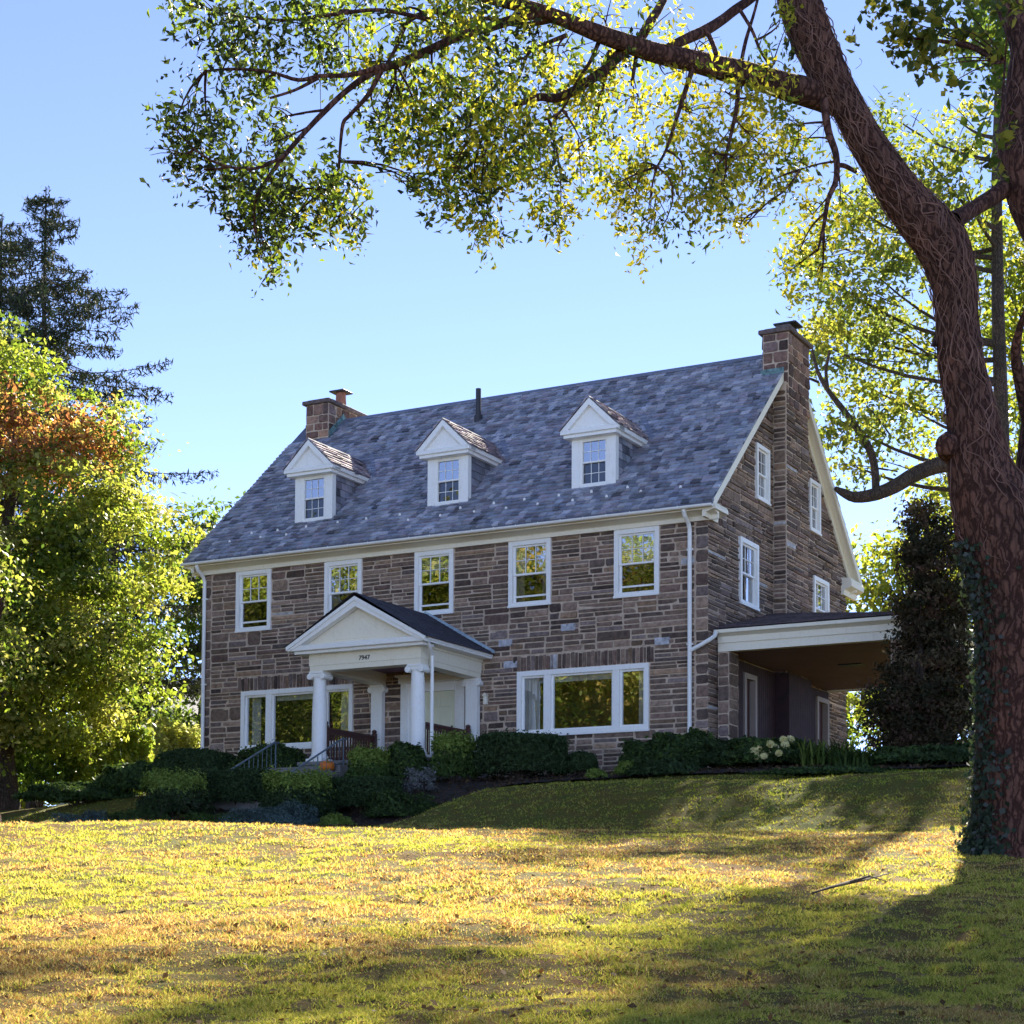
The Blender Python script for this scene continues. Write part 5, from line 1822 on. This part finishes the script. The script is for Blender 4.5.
GREEN = [(0.085, 0.12, 0.022), (0.065, 0.10, 0.02), (0.11, 0.14, 0.025), (0.05, 0.08, 0.018)]
YELG = [(0.17, 0.19, 0.03), (0.13, 0.16, 0.025), (0.21, 0.20, 0.04), (0.10, 0.135, 0.022)]
tree('leafy_tree', 'dark green tree showing between the maple and the left end of the roof', 'tree', -12.6, 74,
     [(0.3, 0, 12.0, 2.2, 2.4, 2.2), (1.4, 0, 9.2, 2.4, 2.6, 2.4), (-1.6, 0, 9.0, 2.5, 2.6, 2.4), (1.0, -1, 4.4, 2.4, 2.4, 2.0), (-2, 0, 4, 2.2, 2.2, 2.0)], 0.3, GREEN, 102, leaf=0.26, per=13, clump=0.5, leaves=40)

# tall trees beyond the right end of the house
def airy(label, X, Y, H, seed, blobs, pal, per=9, leaf=0.22, tr=0.27, clump=0.5, leaves=42, top=0.75):
    return tree('tall_tree', label, 'tree', X, Y, blobs, tr, pal, seed, leaf=leaf, trunk_top=top, per=per, clump=clump, leaves=leaves, group='tall trees behind the right end of the house', shell=0.35, bark=M_bark2)
def relblobs(X, Y, lst):
    """photo discs (u, v, radius) turned into crown lobes round a trunk at X, Y"""
    z0 = tz(X, Y) - 0.1
    out = []
    for k, (u, v, r) in enumerate(lst):
        y = Y + ((k * 37) % 11 - 5) * 0.42
        p = pt(u, v, y)
        R_ = r * y / F_PX
        out.append((p[0] - X, y - Y, p[2] - z0, R_, R_ * 1.15, R_ * 0.82))
    return out
X1 = pt(1003, 600, 52)[0]
airy('tall airy tree with a bare crooked limb, filling the gap between chimney and leaning trunk', X1, 52, 22, 201,
     relblobs(X1, 52, [(830, 290, 42), (815, 350, 40), (850, 340, 46), (880, 290, 48), (905, 240, 46), (870, 400, 48), (840, 430, 40), (905, 350, 50), (820, 250, 34), (860, 220, 38), (915, 420, 40), (930, 170, 44), (900, 130, 34), (960, 130, 36), (965, 200, 36), (850, 470, 24), (880, 200, 36), (985, 40, 38), (1010, -10, 36), (932, -46, 23), (938, -68, 23), (932, -90, 23), (938, -112, 23), (932, -134, 23), (938, -156, 23), (852, -46, 23), (858, -68, 23), (852, -90, 23), (858, -112, 23), (852, -134, 23), (858, -156, 23), (767, -46, 23), (773, -68, 23), (767, -90, 23), (773, -112, 23), (767, -134, 23), (773, -156, 23)]), [(0.15, 0.17, 0.028), (0.11, 0.14, 0.024), (0.20, 0.19, 0.035), (0.075, 0.10, 0.03)], per=10, leaf=0.20, clump=0.34, leaves=56, top=0.97)  # stacked lobes above the view added to cast streaks across the lawn
limbm = MB()
for pxs in ([(1000, 470, 22), (960, 462, 20), (935, 466, 16), (915, 474, 15), (895, 486, 14), (875, 494, 13), (855, 497, 11), (842, 492, 8), (835, 488, 4)],
            [(876, 492, 8), (875, 470, 8), (870, 450, 8), (858, 430, 7), (842, 408, 6), (828, 390, 5), (818, 372, 4), (812, 350, 3)],
            [(828, 390, 4), (826, 370, 3.5), (830, 350, 3)], [(818, 382, 3), (808, 378, 2.5)]):
    q, w = limb(pxs, 50.5, 50)
    q, w = densify(q, w, 3)
    rough_tube(limbm, q, w, 9, rr)
lt = limbm.build('bare_limb', M_bark2)
tr1 = [o for o in bpy.data.objects if o.name.startswith('tall_tree')][0]
lt.parent = tr1
lt.matrix_parent_inverse = Matrix.Translation(tr1.location).inverted()
X2 = pt(1060, 600, 58)[0]
airy('yellow green tree right of the leaning trunk, behind its fork', X2, 58, 20, 202,
     relblobs(X2, 58, [(1000, 280, 40), (1030, 320, 46), (1000, 360, 36), (1015, 240, 40), (1040, 420, 50), (1020, 470, 40), (1060, 260, 60), (990, 320, 30), (980, 250, 30), (1070, 360, 50), (1010, 420, 30)]), YELG, per=11, leaf=0.25)
X3 = pt(900, 640, 62)[0]
airy('low bright yellow green tree over the carport roof, behind the dark evergreen', X3, 62, 10, 203,
     relblobs(X3, 62, [(865, 590, 34), (890, 560, 36), (870, 640, 34), (905, 610, 40), (930, 560, 40), (950, 600, 40), (880, 690, 34), (920, 680, 40), (855, 705, 24), (960, 670, 36), (965, 520, 34), (935, 500, 28), (955, 470, 30)]), YELG, per=12, leaf=0.25)
tree('tall_tree', 'unseen broad tree outside the right edge, its crown laid out to shade the lawn at the lower right', 'tree', 14.2, 36.5,
     [(0, 0, 18.5, 2.6, 3.2, 2.2), (-2.2, 1.0, 19.4, 2.4, 2.8, 2.0), (-4.0, -0.5, 20.0, 2.3, 2.8, 1.9), (-3.0, -2.8, 19.0, 2.2, 2.6, 1.8), (0.2, -2.6, 15.8, 2.4, 2.8, 2.2), (1.8, 0, 15.5, 2.8, 3, 2.4), (0.2, 1.0, 13.4, 2.3, 2.6, 2.0), (1.6, -2.2, 12.8, 2.8, 2.6, 2.2), (0.4, 0.6, 10.8, 2.0, 2.4, 1.7), (2.4, 0.5, 10.2, 2.8, 2.6, 1.8), (3.5, -2, 16, 2.6, 3, 2.4), (3.4, -3.2, 12.5, 2.6, 3, 2.2), (-1.4, -4.2, 21.0, 2.4, 2.6, 1.9), (-4.6, -3.6, 21.8, 2.2, 2.6, 1.8), (-1.8, 3.0, 19.0, 2.2, 2.6, 1.7), (0.2, 3.4, 17.0, 2.3, 2.6, 1.9), (-2.6, 1.2, 16.8, 1.7, 2.6, 1.5), (-3.7, -0.9, 16.8, 1.6, 2.6, 1.4), (-2.0, -1.6, 15.2, 1.5, 2.4, 1.4), (-3.2, 0, 15.0, 1.5, 2.4, 1.3), (-2.6, 0.9, 13.7, 1.5, 2.4, 1.2)],
     0.36, GREEN, 204, leaf=0.24, per=13, clump=0.45, leaves=40, group='tall trees behind the right end of the house')  # unseen tree, lobes laid out to darken the lower right lawn
# wood behind the house closing the gaps under the crowns
k = 0
for (X, Y, h, pal, lab) in [(-34, 84, 14, GREEN, 'far green tree at the left edge, beyond the maple'), (-24, 90, 12, YELG, 'far yellow green tree low behind the maple'), (22, 84, 15, GREEN, 'far green tree behind the dark evergreen'),
                            (31, 74, 17, YELG, 'far yellow green tree at the right edge, behind the fork of the leaning trunk'), (14, 92, 12, GREEN, 'far green tree hidden low behind the carport')]:
    tree('distant_tree', lab, 'tree', X, Y, [(0, 0, h * .78, h * .2, h * .2, h * .2), (h * .17, 0, h * .58, h * .2, h * .2, h * .18), (-h * .17, 0, h * .56, h * .2, h * .2, h * .18), (h * .1, -1, h * .36, h * .21, h * .2, h * .16), (-h * .12, -1, h * .32, h * .2, h * .2, h * .16), (0, -1.5, h * .18, h * .22, h * .2, h * .13)],
         0.3, pal, 300 + k, leaf=0.34, per=9, clump=0.6, leaves=34, group='trees far behind the house')
    k += 1

# trees across the lawn on the left, which the window panes reflect
k = 0
for (X, Y, h, pal, lab) in [(-29, 27, 16.5, [(0.22, 0.21, 0.05), (0.15, 0.18, 0.04), (0.30, 0.22, 0.06)], 'golden tree across the lawn, seen mirrored in the windows'), (-31, 18, 19, [(0.30, 0.27, 0.09), (0.15, 0.19, 0.04), (0.24, 0.24, 0.06)], 'yellow tree at the near end of the row mirrored in the windows'), (-38, 12, 20, [(0.30, 0.2, 0.06), (0.26, 0.25, 0.05)], 'amber tree behind the near end of the row mirrored in the windows'), (-24, 33, 15.5, YELG, 'yellow green tree nearest the maple, seen mirrored in the windows'), (-31, 33, 17.0, [(0.30, 0.27, 0.08), (0.16, 0.19, 0.04), (0.12, 0.15, 0.03)], 'bright yellow tree in the middle of the row mirrored in the windows'), (-36, 37, 17.5, YELG, 'green gold tree across the lawn, seen mirrored in the windows'),
                            (-28, 15, 16, [(0.32, 0.22, 0.05), (0.30, 0.16, 0.05), (0.2, 0.2, 0.04)], 'orange gold tree across the lawn, seen mirrored in the windows'), (-42, 24, 18.5, GREEN, 'tall green tree across the lawn, seen mirrored in the windows'), (-36, 6, 18, YELG, 'yellow tree far back across the lawn, seen mirrored in the windows'), (-50, 34, 19.5, [(0.3, 0.24, 0.05), (0.2, 0.2, 0.04)], 'big golden tree at the back, seen mirrored in the windows')]:
    tree('garden_tree', lab, 'tree', X, Y, [(0, 0, h * .8, h * .2, h * .2, h * .2), (h * .2, 0, h * .58, h * .21, h * .2, h * .19), (-h * .2, 0, h * .56, h * .21, h * .2, h * .19), (h * .1, -2, h * .36, h * .24, h * .2, h * .17), (-h * .14, 1, h * .32, h * .22, h * .2, h * .16), (0.5, 2, h * .18, h * .25, h * .24, h * .15)],
         0.3, pal, 400 + k, leaf=0.26, per=12, clump=0.55, leaves=60, group='trees mirrored in the windows')
    k += 1

# ------------------------------------------------------------------ neighbouring white house at the far left
def neighbour():
    p = pt(178, 700, 86)
    X, Y = p[0] - 2.2, 86
    z = tz(X, Y)
    root = tag(empty('neighbour_house', (X, Y, z), radians(-20)), 'pale white neighbouring house glimpsed left of the stone wall, behind the leaves', 'house')
    w = MB(); w.box(-4, 4, 0, 8, 0, 5.0); w.prism([(-4, 5.001), (4, 5.001), (0, 8.4)], 'y', 0, 8)
    w.build('wall', M_white, root)
    r = MB()
    for sx in (-1, 1):
        q = [(sx * 4.5, 4.7), (0, 8.45), (0, 8.65), (sx * 4.6, 4.9)]
        r.prism(q if sx < 0 else q[::-1], 'y', -0.4, 8.4, (0.09, 0.09, 0.1))
    r.build('roof', M_shingle, root)
    for (a, b) in ((-2.8, 1.0), (1.4, 1.0), (-2.8, 3.3), (1.4, 3.3)):
        f = MB(); f.box(a - .1, a + 1.3, -0.06, -0.002, b - .1, b + 1.5)
        fr = f.build('window', M_cream, root)
        g = MB(); g.box(a, a + 1.2, -0.08, -0.061, b, b + 1.4)
        g.build('pane', M_glass, fr)
neighbour()

# ------------------------------------------------------------------ shrubs and bed plants
DKG = [(0.030, 0.050, 0.020), (0.040, 0.062, 0.024), (0.025, 0.040, 0.018), (0.035, 0.055, 0.02)]
MIDG = [(0.050, 0.085, 0.022), (0.065, 0.10, 0.025), (0.04, 0.07, 0.02)]
BRIGHT = [(0.13, 0.18, 0.035), (0.16, 0.20, 0.045), (0.10, 0.145, 0.03)]
BLUEG = [(0.085, 0.125, 0.12), (0.065, 0.10, 0.10), (0.11, 0.15, 0.135), (0.05, 0.08, 0.07)]
_seed = [900]
def shrub(name, label, cat, u0, u1, v0, hy, pal, leaf=0.06, n=5000, shape='dome', depth=1.0, rough=0.10, mat=None, group=None, aspect=0.5, top_pal=None, parent_world=None, sink=0.08, spread=0.8):
    _seed[0] += 1
    rg = np.random.default_rng(_seed[0])
    rr = random.Random(_seed[0])
    n = int(n * 2.4); leaf *= 1.25
    u = (u0 + u1) / 2
    X, Y = on_row(u, hy) if parent_world is None else parent_world
    z0 = tz(X, Y)
    rx = (u1 - u0) * Y / F_PX / 2
    h = max(0.15, pt(u, v0, Y)[2] - z0)
    ry = rx * depth
    root = tag(empty(name, (X, Y, z0)), label, cat, group)
    # stems
    m = MB()
    for k in range(9):
        a = rr.uniform(0, 2 * pi)
        e = (cos(a) * rx * 0.65, sin(a) * ry * 0.65, h * rr.uniform(0.55, 0.85))
        m.tube(bezier((cos(a) * 0.06, sin(a) * 0.06, -0.1), (e[0] * .3, e[1] * .3, h * 0.5), e, 5), [0.02, 0.016, 0.012, 0.008, 0.004], 5, cap=False)
    m.build('stems', M_bark2, root)
    d = rg.normal(size=(n, 3)); d /= np.linalg.norm(d, axis=1, keepdims=True)
    d[:, 2] = np.where(d[:, 2] < -0.55, -d[:, 2], d[:, 2])
    lump = 1 + rough * (np.sin(d[:, 0] * 5 + _seed[0]) + np.sin(d[:, 1] * 6.3 + 2) + np.sin(d[:, 2] * 5.5 + d[:, 0] * 4) + 0.8 * np.sin(d[:, 0] * 13 + d[:, 1] * 11)) / 2
    rad = (0.62 + 0.38 * rg.random(n) ** 0.55) * lump * np.where(rg.random(n) < 0.05, 1 + 0.22 * rg.random(n), 1.0)
    if shape == 'dome':
        p = d * rad[:, None] * np.array([rx, ry, h * 0.5]); p[:, 2] += h * 0.48
    elif shape == 'box':
        q = d / (np.abs(d) ** 5).sum(1, keepdims=True) ** 0.2
        p = q * rad[:, None] * np.array([rx * .9, ry * .9, h * 0.48]); p[:, 2] += h * 0.47
    elif shape == 'spread':
        p = d * rad[:, None] * np.array([rx, ry, h * 0.62]); p[:, 2] = np.abs(p[:, 2]) * 1.4
    elif shape == 'vase':
        p = d * rad[:, None] * np.array([rx, ry, h * 0.5]); p[:, 2] += h * 0.5
        k = np.clip(p[:, 2] / h, 0, 1); p[:, 0] *= 0.65 + 0.45 * k; p[:, 1] *= 0.65 + 0.45 * k
    pal = np.array(pal)
    c = pal[rg.integers(0, len(pal), n)] * 1.35
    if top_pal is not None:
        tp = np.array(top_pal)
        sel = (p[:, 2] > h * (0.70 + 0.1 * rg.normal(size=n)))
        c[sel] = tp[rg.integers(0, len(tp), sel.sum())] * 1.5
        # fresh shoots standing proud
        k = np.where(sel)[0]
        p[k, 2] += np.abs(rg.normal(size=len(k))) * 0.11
    foliage('foliage', rg, p, leaf, pal, mat or M_shrubleaf, root, nrm=d + np.array([0, 0, .2]), spread=spread, aspect=aspect, clumpcol=c)
    return root, (X, Y, z0, rx, ry, h)

S = shrub
# in front of the right half of the house
S('clipped_shrub', 'big dark clipped dome of evergreen below the wide right-hand window', 'shrub', 470, 572, 732, -3.0, DKG, 0.055, 11000, 'box', 0.8, 0.05, M_needle, 'clipped dark evergreens')
S('clipped_shrub', 'small dark clipped ball beside the big clipped dome, under the wide window', 'shrub', 565, 598, 751, -2.6, DKG, 0.045, 3200, 'dome', 1.0, 0.05, M_needle, 'clipped dark evergreens')
S('bed_shrub', 'loose grey green shrub between the clipped ball and the right-hand downspout', 'shrub', 622, 668, 741, -1.5, MIDG + DKG, 0.08, 2600, 'dome', 1, 0.25, None, 'mixed shrubs along the front bed')
S('bed_shrub', 'leafy dark shrub at the foot of the right-hand downspout', 'shrub', 655, 715, 733, -1.7, DKG + MIDG, 0.09, 3600, 'dome', 0.9, 0.25, None, 'mixed shrubs along the front bed')
S('bed_shrub', 'low dark spreading shrub at the bed edge below the downspout', 'shrub', 635, 705, 757, -3.4, DKG, 0.08, 2600, 'spread', 0.7, 0.25, None, 'mixed shrubs along the front bed')
S('bed_shrub', 'small fresh green plant low at the bed edge, right of the clipped ball', 'shrub', 616, 640, 762, -3.5, BRIGHT, 0.07, 700, 'dome', 1, 0.2, None, 'mixed shrubs along the front bed')
S('bed_shrub', 'tiny pale green tuft at the bed edge next to the clipped ball', 'shrub', 585, 606, 769, -3.9, BRIGHT, 0.05, 500, 'dome', 1, 0.2, None, 'mixed shrubs along the front bed')
S('bed_shrub', 'dark bushy shrub at the house corner by the carport pier', 'shrub', 700, 748, 741, -2.2, DKG, 0.08, 2600, 'dome', 1, 0.25, None, 'mixed shrubs along the front bed')
hyd, (X, Y, z, rx, ry, h) = S('hydrangea', 'hydrangea with cream flower heads in front of the carport', 'shrub', 726, 806, 739, -2.6, MIDG + DKG, 0.11, 3000, 'dome', 0.8, 0.2)
def blooms():
    rg = np.random.default_rng(71)
    Cs = []
    for (u, v, r) in [(754, 751, 6), (761, 748, 6), (767, 751, 7), (774, 748, 6), (770, 744, 5), (785, 745, 5), (790, 740, 6), (757, 757, 4), (779, 753, 4), (764, 756, 4), (783, 739, 4)]:
        c = pt(u, v, Y - ry * 0.85 + 0.25 * ((v * 7) % 3 - 1))
        d = rg.normal(size=(170, 3)); d /= np.linalg.norm(d, axis=1, keepdims=True)
        Cs.append(c + d * r * 0.72 * Y / F_PX * np.array([1, 1, .85]) - np.array([X, Y, z]))
    C = np.concatenate(Cs)
    foliage('flower_heads', rg, C, 0.05, [(0.80, 0.72, 0.36), (0.82, 0.76, 0.44), (0.72, 0.68, 0.30)], M_petal, hyd, aspect=0.9)
blooms()
def strap_plant(name, label, u0, u1, v0, hy, pal, n, seed, group=None, cat='plant', wid=0.022):
    rg = np.random.default_rng(seed)
    u = (u0 + u1) / 2
    X, Y = on_row(u, hy)
    z0 = tz(X, Y)
    rx = (u1 - u0) * Y / F_PX / 2
    h = (pt(u, v0, Y)[2] - z0) * 1.25
    V, F, c = [], [], []
    pal = np.array(pal)
    for i in range(n):
        b = np.array([rg.uniform(-rx, rx) * 0.85, rg.uniform(-1, 1) * min(0.6, rx), -0.03])
        a = rg.uniform(0, 2 * pi)
        L = h * rg.uniform(0.75, 1.25); o = h * rg.uniform(0.2, 0.75)
        d = np.array([cos(a), sin(a), 0]); s = np.array([-sin(a), cos(a), 0]) * wid
        k = pal[rg.integers(0, len(pal))] * rg.uniform(.75, 1.25)
        m = 6
        base = len(V)
        for j in range(m):
            t = j / (m - 1)
            p = b + d * o * t ** 1.6 + np.array([0, 0, L * (1.25 * t - 0.55 * t * t * (1 + o / h))])
            w = 1 - 0.85 * t ** 2
            V += [p - s * w, p + s * w]
            c += [k, k]
        F += [[base + 2 * j, base + 2 * j + 1, base + 2 * j + 3, base + 2 * j + 2] for j in range(m - 1)]
    o = np_mesh(name, np.array(V), np.array(F), np.array(c), M_shrubleaf, None, (X, Y, z0))
    return tag(o, label, cat, group)
strap_plant('daylily_clump', 'tall clump of strappy daylily leaves right of the cream hydrangea', 796, 850, 733, -2.2, MIDG + BRIGHT, 260, 81, 'daylilies before the carport')
strap_plant('daylily_clump', 'daylily leaves arching over the bed edge in front of the carport', 828, 884, 741, -2.9, MIDG, 240, 82, 'daylilies before the carport')
strap_plant('daylily_clump', 'smaller daylily leaves behind the cream flowers', 765, 812, 733, -1.4, MIDG + DKG, 170, 83, 'daylilies before the carport')
S('bed_shrub', 'low leafy shrub at the foot of the tall dark evergreen', 'shrub', 878, 932, 748, -3.0, DKG + MIDG, 0.09, 2200, 'dome', 0.8, 0.25, None, 'mixed shrubs along the front bed')
S('bed_shrub', 'dark low shrub between the tall evergreen and the leaning trunk', 'shrub', 922, 985, 746, -3.2, DKG, 0.09, 2400, 'dome', 0.8, 0.25, None, 'mixed shrubs along the front bed')
S('ground_cover', 'flat ground cover sprawling at the bed edge before the daylilies', 'plant', 775, 905, 768, -4.6, DKG + MIDG, 0.07, 2600, 'spread', 0.4, 0.3)
# beside the porch
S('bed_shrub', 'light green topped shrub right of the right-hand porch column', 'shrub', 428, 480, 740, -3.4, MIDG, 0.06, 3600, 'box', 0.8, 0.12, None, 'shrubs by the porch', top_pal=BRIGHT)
S('bed_shrub', 'leafy shrub at the foot of the right-hand porch column', 'shrub', 384, 426, 743, -4.0, MIDG + DKG, 0.07, 3600, 'dome', 1, 0.16, None, 'shrubs by the porch')
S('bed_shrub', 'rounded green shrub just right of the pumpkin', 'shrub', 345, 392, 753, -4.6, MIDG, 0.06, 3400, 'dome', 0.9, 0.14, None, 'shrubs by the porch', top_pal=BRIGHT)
S('bed_shrub', 'sparse grey twiggy shrub in front of the right-hand column', 'shrub', 405, 436, 768, -4.9, [(0.12, 0.12, 0.12), (0.09, 0.10, 0.08), (0.16, 0.16, 0.17)], 0.05, 700, 'dome', 1, 0.3, None, 'shrubs by the porch')
S('clipped_hedge', 'long dark flat topped hedge right of the porch steps', 'hedge', 306, 408, 776, -6.0, DKG, 0.055, 10000, 'box', 0.6, 0.06, M_needle, 'dark clipped hedges by the steps')
S('clipped_hedge', 'dark flat topped hedge left of the porch steps', 'hedge', 186, 290, 768, -5.6, DKG, 0.055, 11000, 'box', 0.6, 0.06, M_needle, 'dark clipped hedges by the steps')
S('bed_shrub', 'dark leafy shrub before the left-hand wide window', 'shrub', 232, 312, 745, -2.6, DKG + MIDG, 0.07, 5200, 'dome', 0.8, 0.16, None, 'shrubs by the porch')
S('clipped_shrub', 'broad dark clipped mound at the left corner of the house', 'shrub', 146, 246, 748, -2.6, DKG, 0.055, 9000, 'dome', 0.8, 0.05, M_needle, 'clipped dark evergreens')
# the front row of the left bed
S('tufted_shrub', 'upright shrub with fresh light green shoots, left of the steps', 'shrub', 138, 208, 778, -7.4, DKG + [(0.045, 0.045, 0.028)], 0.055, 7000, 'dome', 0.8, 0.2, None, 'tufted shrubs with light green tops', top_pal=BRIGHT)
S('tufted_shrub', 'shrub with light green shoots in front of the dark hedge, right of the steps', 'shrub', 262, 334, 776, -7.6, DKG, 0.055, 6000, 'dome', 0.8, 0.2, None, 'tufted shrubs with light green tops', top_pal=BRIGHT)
S('juniper', 'low blue grey juniper alone at the left edge of the lawn', 'shrub', 54, 112, 811, -9.6, BLUEG, 0.05, 4500, 'spread', 0.6, 0.25, M_needle, 'junipers at the lawn edge', aspect=0.25)
S('juniper', 'low blue green juniper in front of the tufted shrub right of the steps', 'shrub', 232, 326, 803, -8.8, BLUEG, 0.05, 7000, 'spread', 0.5, 0.28, M_needle, 'junipers at the lawn edge', aspect=0.25)
S('ground_cover', 'green spreading juniper between the blue grey juniper and the tufted shrub', 'plant', 96, 178, 808, -9.0, MIDG + DKG, 0.05, 4200, 'spread', 0.5, 0.25, M_needle, aspect=0.25)
S('ground_cover', 'small light green ground cover right of the blue green juniper', 'plant', 318, 354, 813, -9.0, BRIGHT, 0.05, 1500, 'spread', 0.6, 0.2)
S('ground_cover', 'dark ground cover sprawling over the mulch slope right of the long hedge', 'plant', 366, 432, 790, -6.4, DKG + MIDG, 0.06, 3200, 'spread', 0.8, 0.3)
S('ground_cover', 'low green ground cover at the foot of the dark hedge left of the steps', 'plant', 186, 244, 812, -8.6, MIDG, 0.05, 2500, 'spread', 0.5, 0.25)
# shrubs added beyond the carport's open rear to keep skylight out
for (u0_, u1_, v0_, hy_, lab_) in [(790, 850, 640, 12.5, 'tall dark shrub added behind the carport to block skylight, nearest the house wall'), (884, 960, 640, 12.0, 'tall dark shrub added behind the carport to block skylight, at its outer end')]:
    S('blocker_shrub', lab_, 'shrub', u0_, u1_, v0_, hy_, DKG, 0.12, 4200, 'box', 0.5, 0.12, None, 'shrubs added behind the carport to block skylight')
# far left, under the maple
S('bank_shrub', 'dark green shrub under the maple, left of the clipped mound', 'shrub', 100, 168, 764, -3.4, DKG + MIDG, 0.09, 4200, 'dome', 0.8, 0.2, None, 'shrubs on the bank below the maple')
S('bank_shrub', 'long low green shrub running along the bank at the left', 'shrub', 22, 130, 784, -4.2, MIDG + DKG, 0.09, 5200, 'dome', 0.45, 0.25, None, 'shrubs on the bank below the maple')
S('bank_shrub', 'pale sunlit yellow green shrub at the left corner of the house', 'shrub', 142, 206, 722, 12.0, [(0.24, 0.25, 0.09), (0.2, 0.22, 0.06), (0.28, 0.27, 0.12)], 0.14, 3600, 'dome', 0.9, 0.22, M_leaf, 'shrubs on the bank below the maple')
S('bank_shrub', 'pale green weedy thicket in shade below the maple, at the left edge', 'shrub', -10, 84, 715, 1.0, BRIGHT + MIDG, 0.13, 5000, 'dome', 0.6, 0.25, M_leaf, 'shrubs on the bank below the maple')
S('bank_shrub', 'yellow green thicket below the maple, right of the weedy one', 'shrub', 70, 156, 728, 2.0, BRIGHT + YELG, 0.13, 4600, 'dome', 0.6, 0.25, M_leaf, 'shrubs on the bank below the maple')

# the reddish trunk standing at the left edge
g = pt(2, 812, 44)
tree('edge_tree', 'tree with reddish brown trunk cut by the left edge of the photo', 'tree', g[0] - 0.35, 44, [(-1.5, 0, 6.2, 2.0, 1.8, 1.5), (-2.6, .5, 4.6, 2.0, 1.8, 1.4), (-0.4, 0.5, 4.4, 1.2, 1.4, 1.0)], 0.26, MAPLE, 131, leaf=0.14, per=22, bark=M_bark)

# tall dark evergreen in front of the carport's outer end
def evergreen():
    hy = -1.0
    X, Y = on_row(931, hy)
    z0 = tz(X, Y)
    lobes = [(907, 702, 30), (940, 700, 32), (920, 660, 40), (927, 640, 27), (948, 650, 30), (920, 610, 38), (940, 610, 30), (920, 600, 18), (925, 570, 32), (910, 545, 22), (938, 560, 22), (915, 520, 20), (922, 540, 24), (955, 690, 26), (886, 692, 22), (882, 722, 22), (884, 748, 20), (935, 740, 36), (900, 735, 24), (958, 735, 26), (886, 668, 13), (912, 506, 11)]
    bl = []
    for k, (u, v, r) in enumerate(lobes):
        u += 9 if v < 680 else 4
        y = Y + ((k * 29) % 7 - 3) * 0.16
        p = pt(u, v, y); R_ = 1.1 * r * y / F_PX
        bl.append((p[0] - X, y - Y, p[2] - z0, R_, R_, R_))
    rg = np.random.default_rng(55)
    root = tag(empty('dark_evergreen', (X, Y, z0)), 'tall ragged dark reddish evergreen standing in front of the outer end of the carport', 'tree')
    m = MB()
    rr_ = random.Random(3)
    H = pt(915, 510, Y)[2] - z0
    for k in range(4):
        a = rr_.uniform(0, 6.3)
        m.tube([(cos(a) * .15, sin(a) * .15, -.1), (cos(a) * .3, sin(a) * .3, H * .4), (cos(a) * .2 - 0.1, sin(a) * .2, H * .9)], [0.09, 0.06, 0.015], 7)
    for b in bl:
        m.tube([(0, 0, max(0.2, b[2] - .5)), (b[0], b[1], b[2])], [0.03, 0.01], 5)
    m.build('trunk', M_bark2, root)
    C, N, K = blob_points(rg, bl, 84, 0.13, 0.3, 50)
    pal = np.array([(0.036, 0.034, 0.018), (0.055, 0.042, 0.022), (0.075, 0.044, 0.030), (0.028, 0.030, 0.016), (0.10, 0.075, 0.04)])
    kc = pal[rg.integers(0, 5, K.max() + 1)][K]
    foliage('crown', rg, C, 0.105, pal, M_needle, root, nrm=N, spread=0.8, aspect=0.45, clumpcol=kc)
evergreen()

# ------------------------------------------------------------------ bark chips and leaf litter on the planting bed
def bed_litter():
    rg = np.random.default_rng(95)
    A, Bh = rg.uniform(3.5, 26, 16000), rg.uniform(-11, 0, 16000)
    k = Bh > bed_front(A) + 0.05
    X, Y = h2w(A[k], Bh[k])
    C = np.c_[X, Y, terrain(X, Y) + 0.07 + 0.02 * rg.random(len(X))]
    o = foliage('bark_chips', rg, C, 0.085, [(0.09, 0.055, 0.04), (0.06, 0.04, 0.03), (0.13, 0.08, 0.055), (0.16, 0.10, 0.05), (0.05, 0.05, 0.03)], M_shrubleaf, nrm=np.tile([0, 0, 1.0], (len(C), 1)), spread=0.6, aspect=0.5)
    tag(o, 'bark chips and leaf litter lying on the planting bed', 'mulch', kind='stuff')
bed_litter()

# ------------------------------------------------------------------ litter on the lawn
def litter():
    rg = np.random.default_rng(91)
    n = 1100
    Y = 1 / (1 / 8.5 + rg.random(n) * (1 / 30 - 1 / 8.5))
    X = (rg.random(n) * 2 - 1) * 0.29 * Y
    C = np.c_[X, Y, terrain(X, Y) + clods(X, Y) + 0.02 + 0.015 * rg.random(n)]
    o = foliage('fallen_leaves', rg, C, 0.042, [(0.15, 0.07, 0.03), (0.19, 0.10, 0.04), (0.09, 0.05, 0.025), (0.22, 0.15, 0.07)], M_shrubleaf, nrm=np.tile([0, 0, 1.0], (n, 1)), spread=0.5, aspect=0.7)
    tag(o, 'dry brown leaves scattered over the lawn', 'leaves', kind='stuff')
    m = MB()
    rr_ = random.Random(4)
    pts_ = []
    for (u, v) in [(812, 899), (830, 893), (848, 888), (868, 884), (890, 878)]:
        d = px_ray(u, v)
        t = 10.0
        while EYE + d[2] * t > tz(d[0] * t, d[1] * t) and t < 40: t += 0.02
        pts_.append((d[0] * t, d[1] * t, tz(d[0] * t, d[1] * t) + 0.05))
    m.tube(pts_, [0.008, 0.015, 0.018, 0.014, 0.006], 8, wob=0.3, rng=rr_)
    a = np.array(pts_[2])
    m.tube([a, a + np.array([0.25, 0.25, 0.07]), a + np.array([0.5, 0.6, 0.03])], [0.016, 0.010, 0.004], 6)
    o = m.build('fallen_branch', M_bark2)
    tag(o, 'broken dry branch lying on the lawn at the edge of the tree shadow', 'branch')
litter()
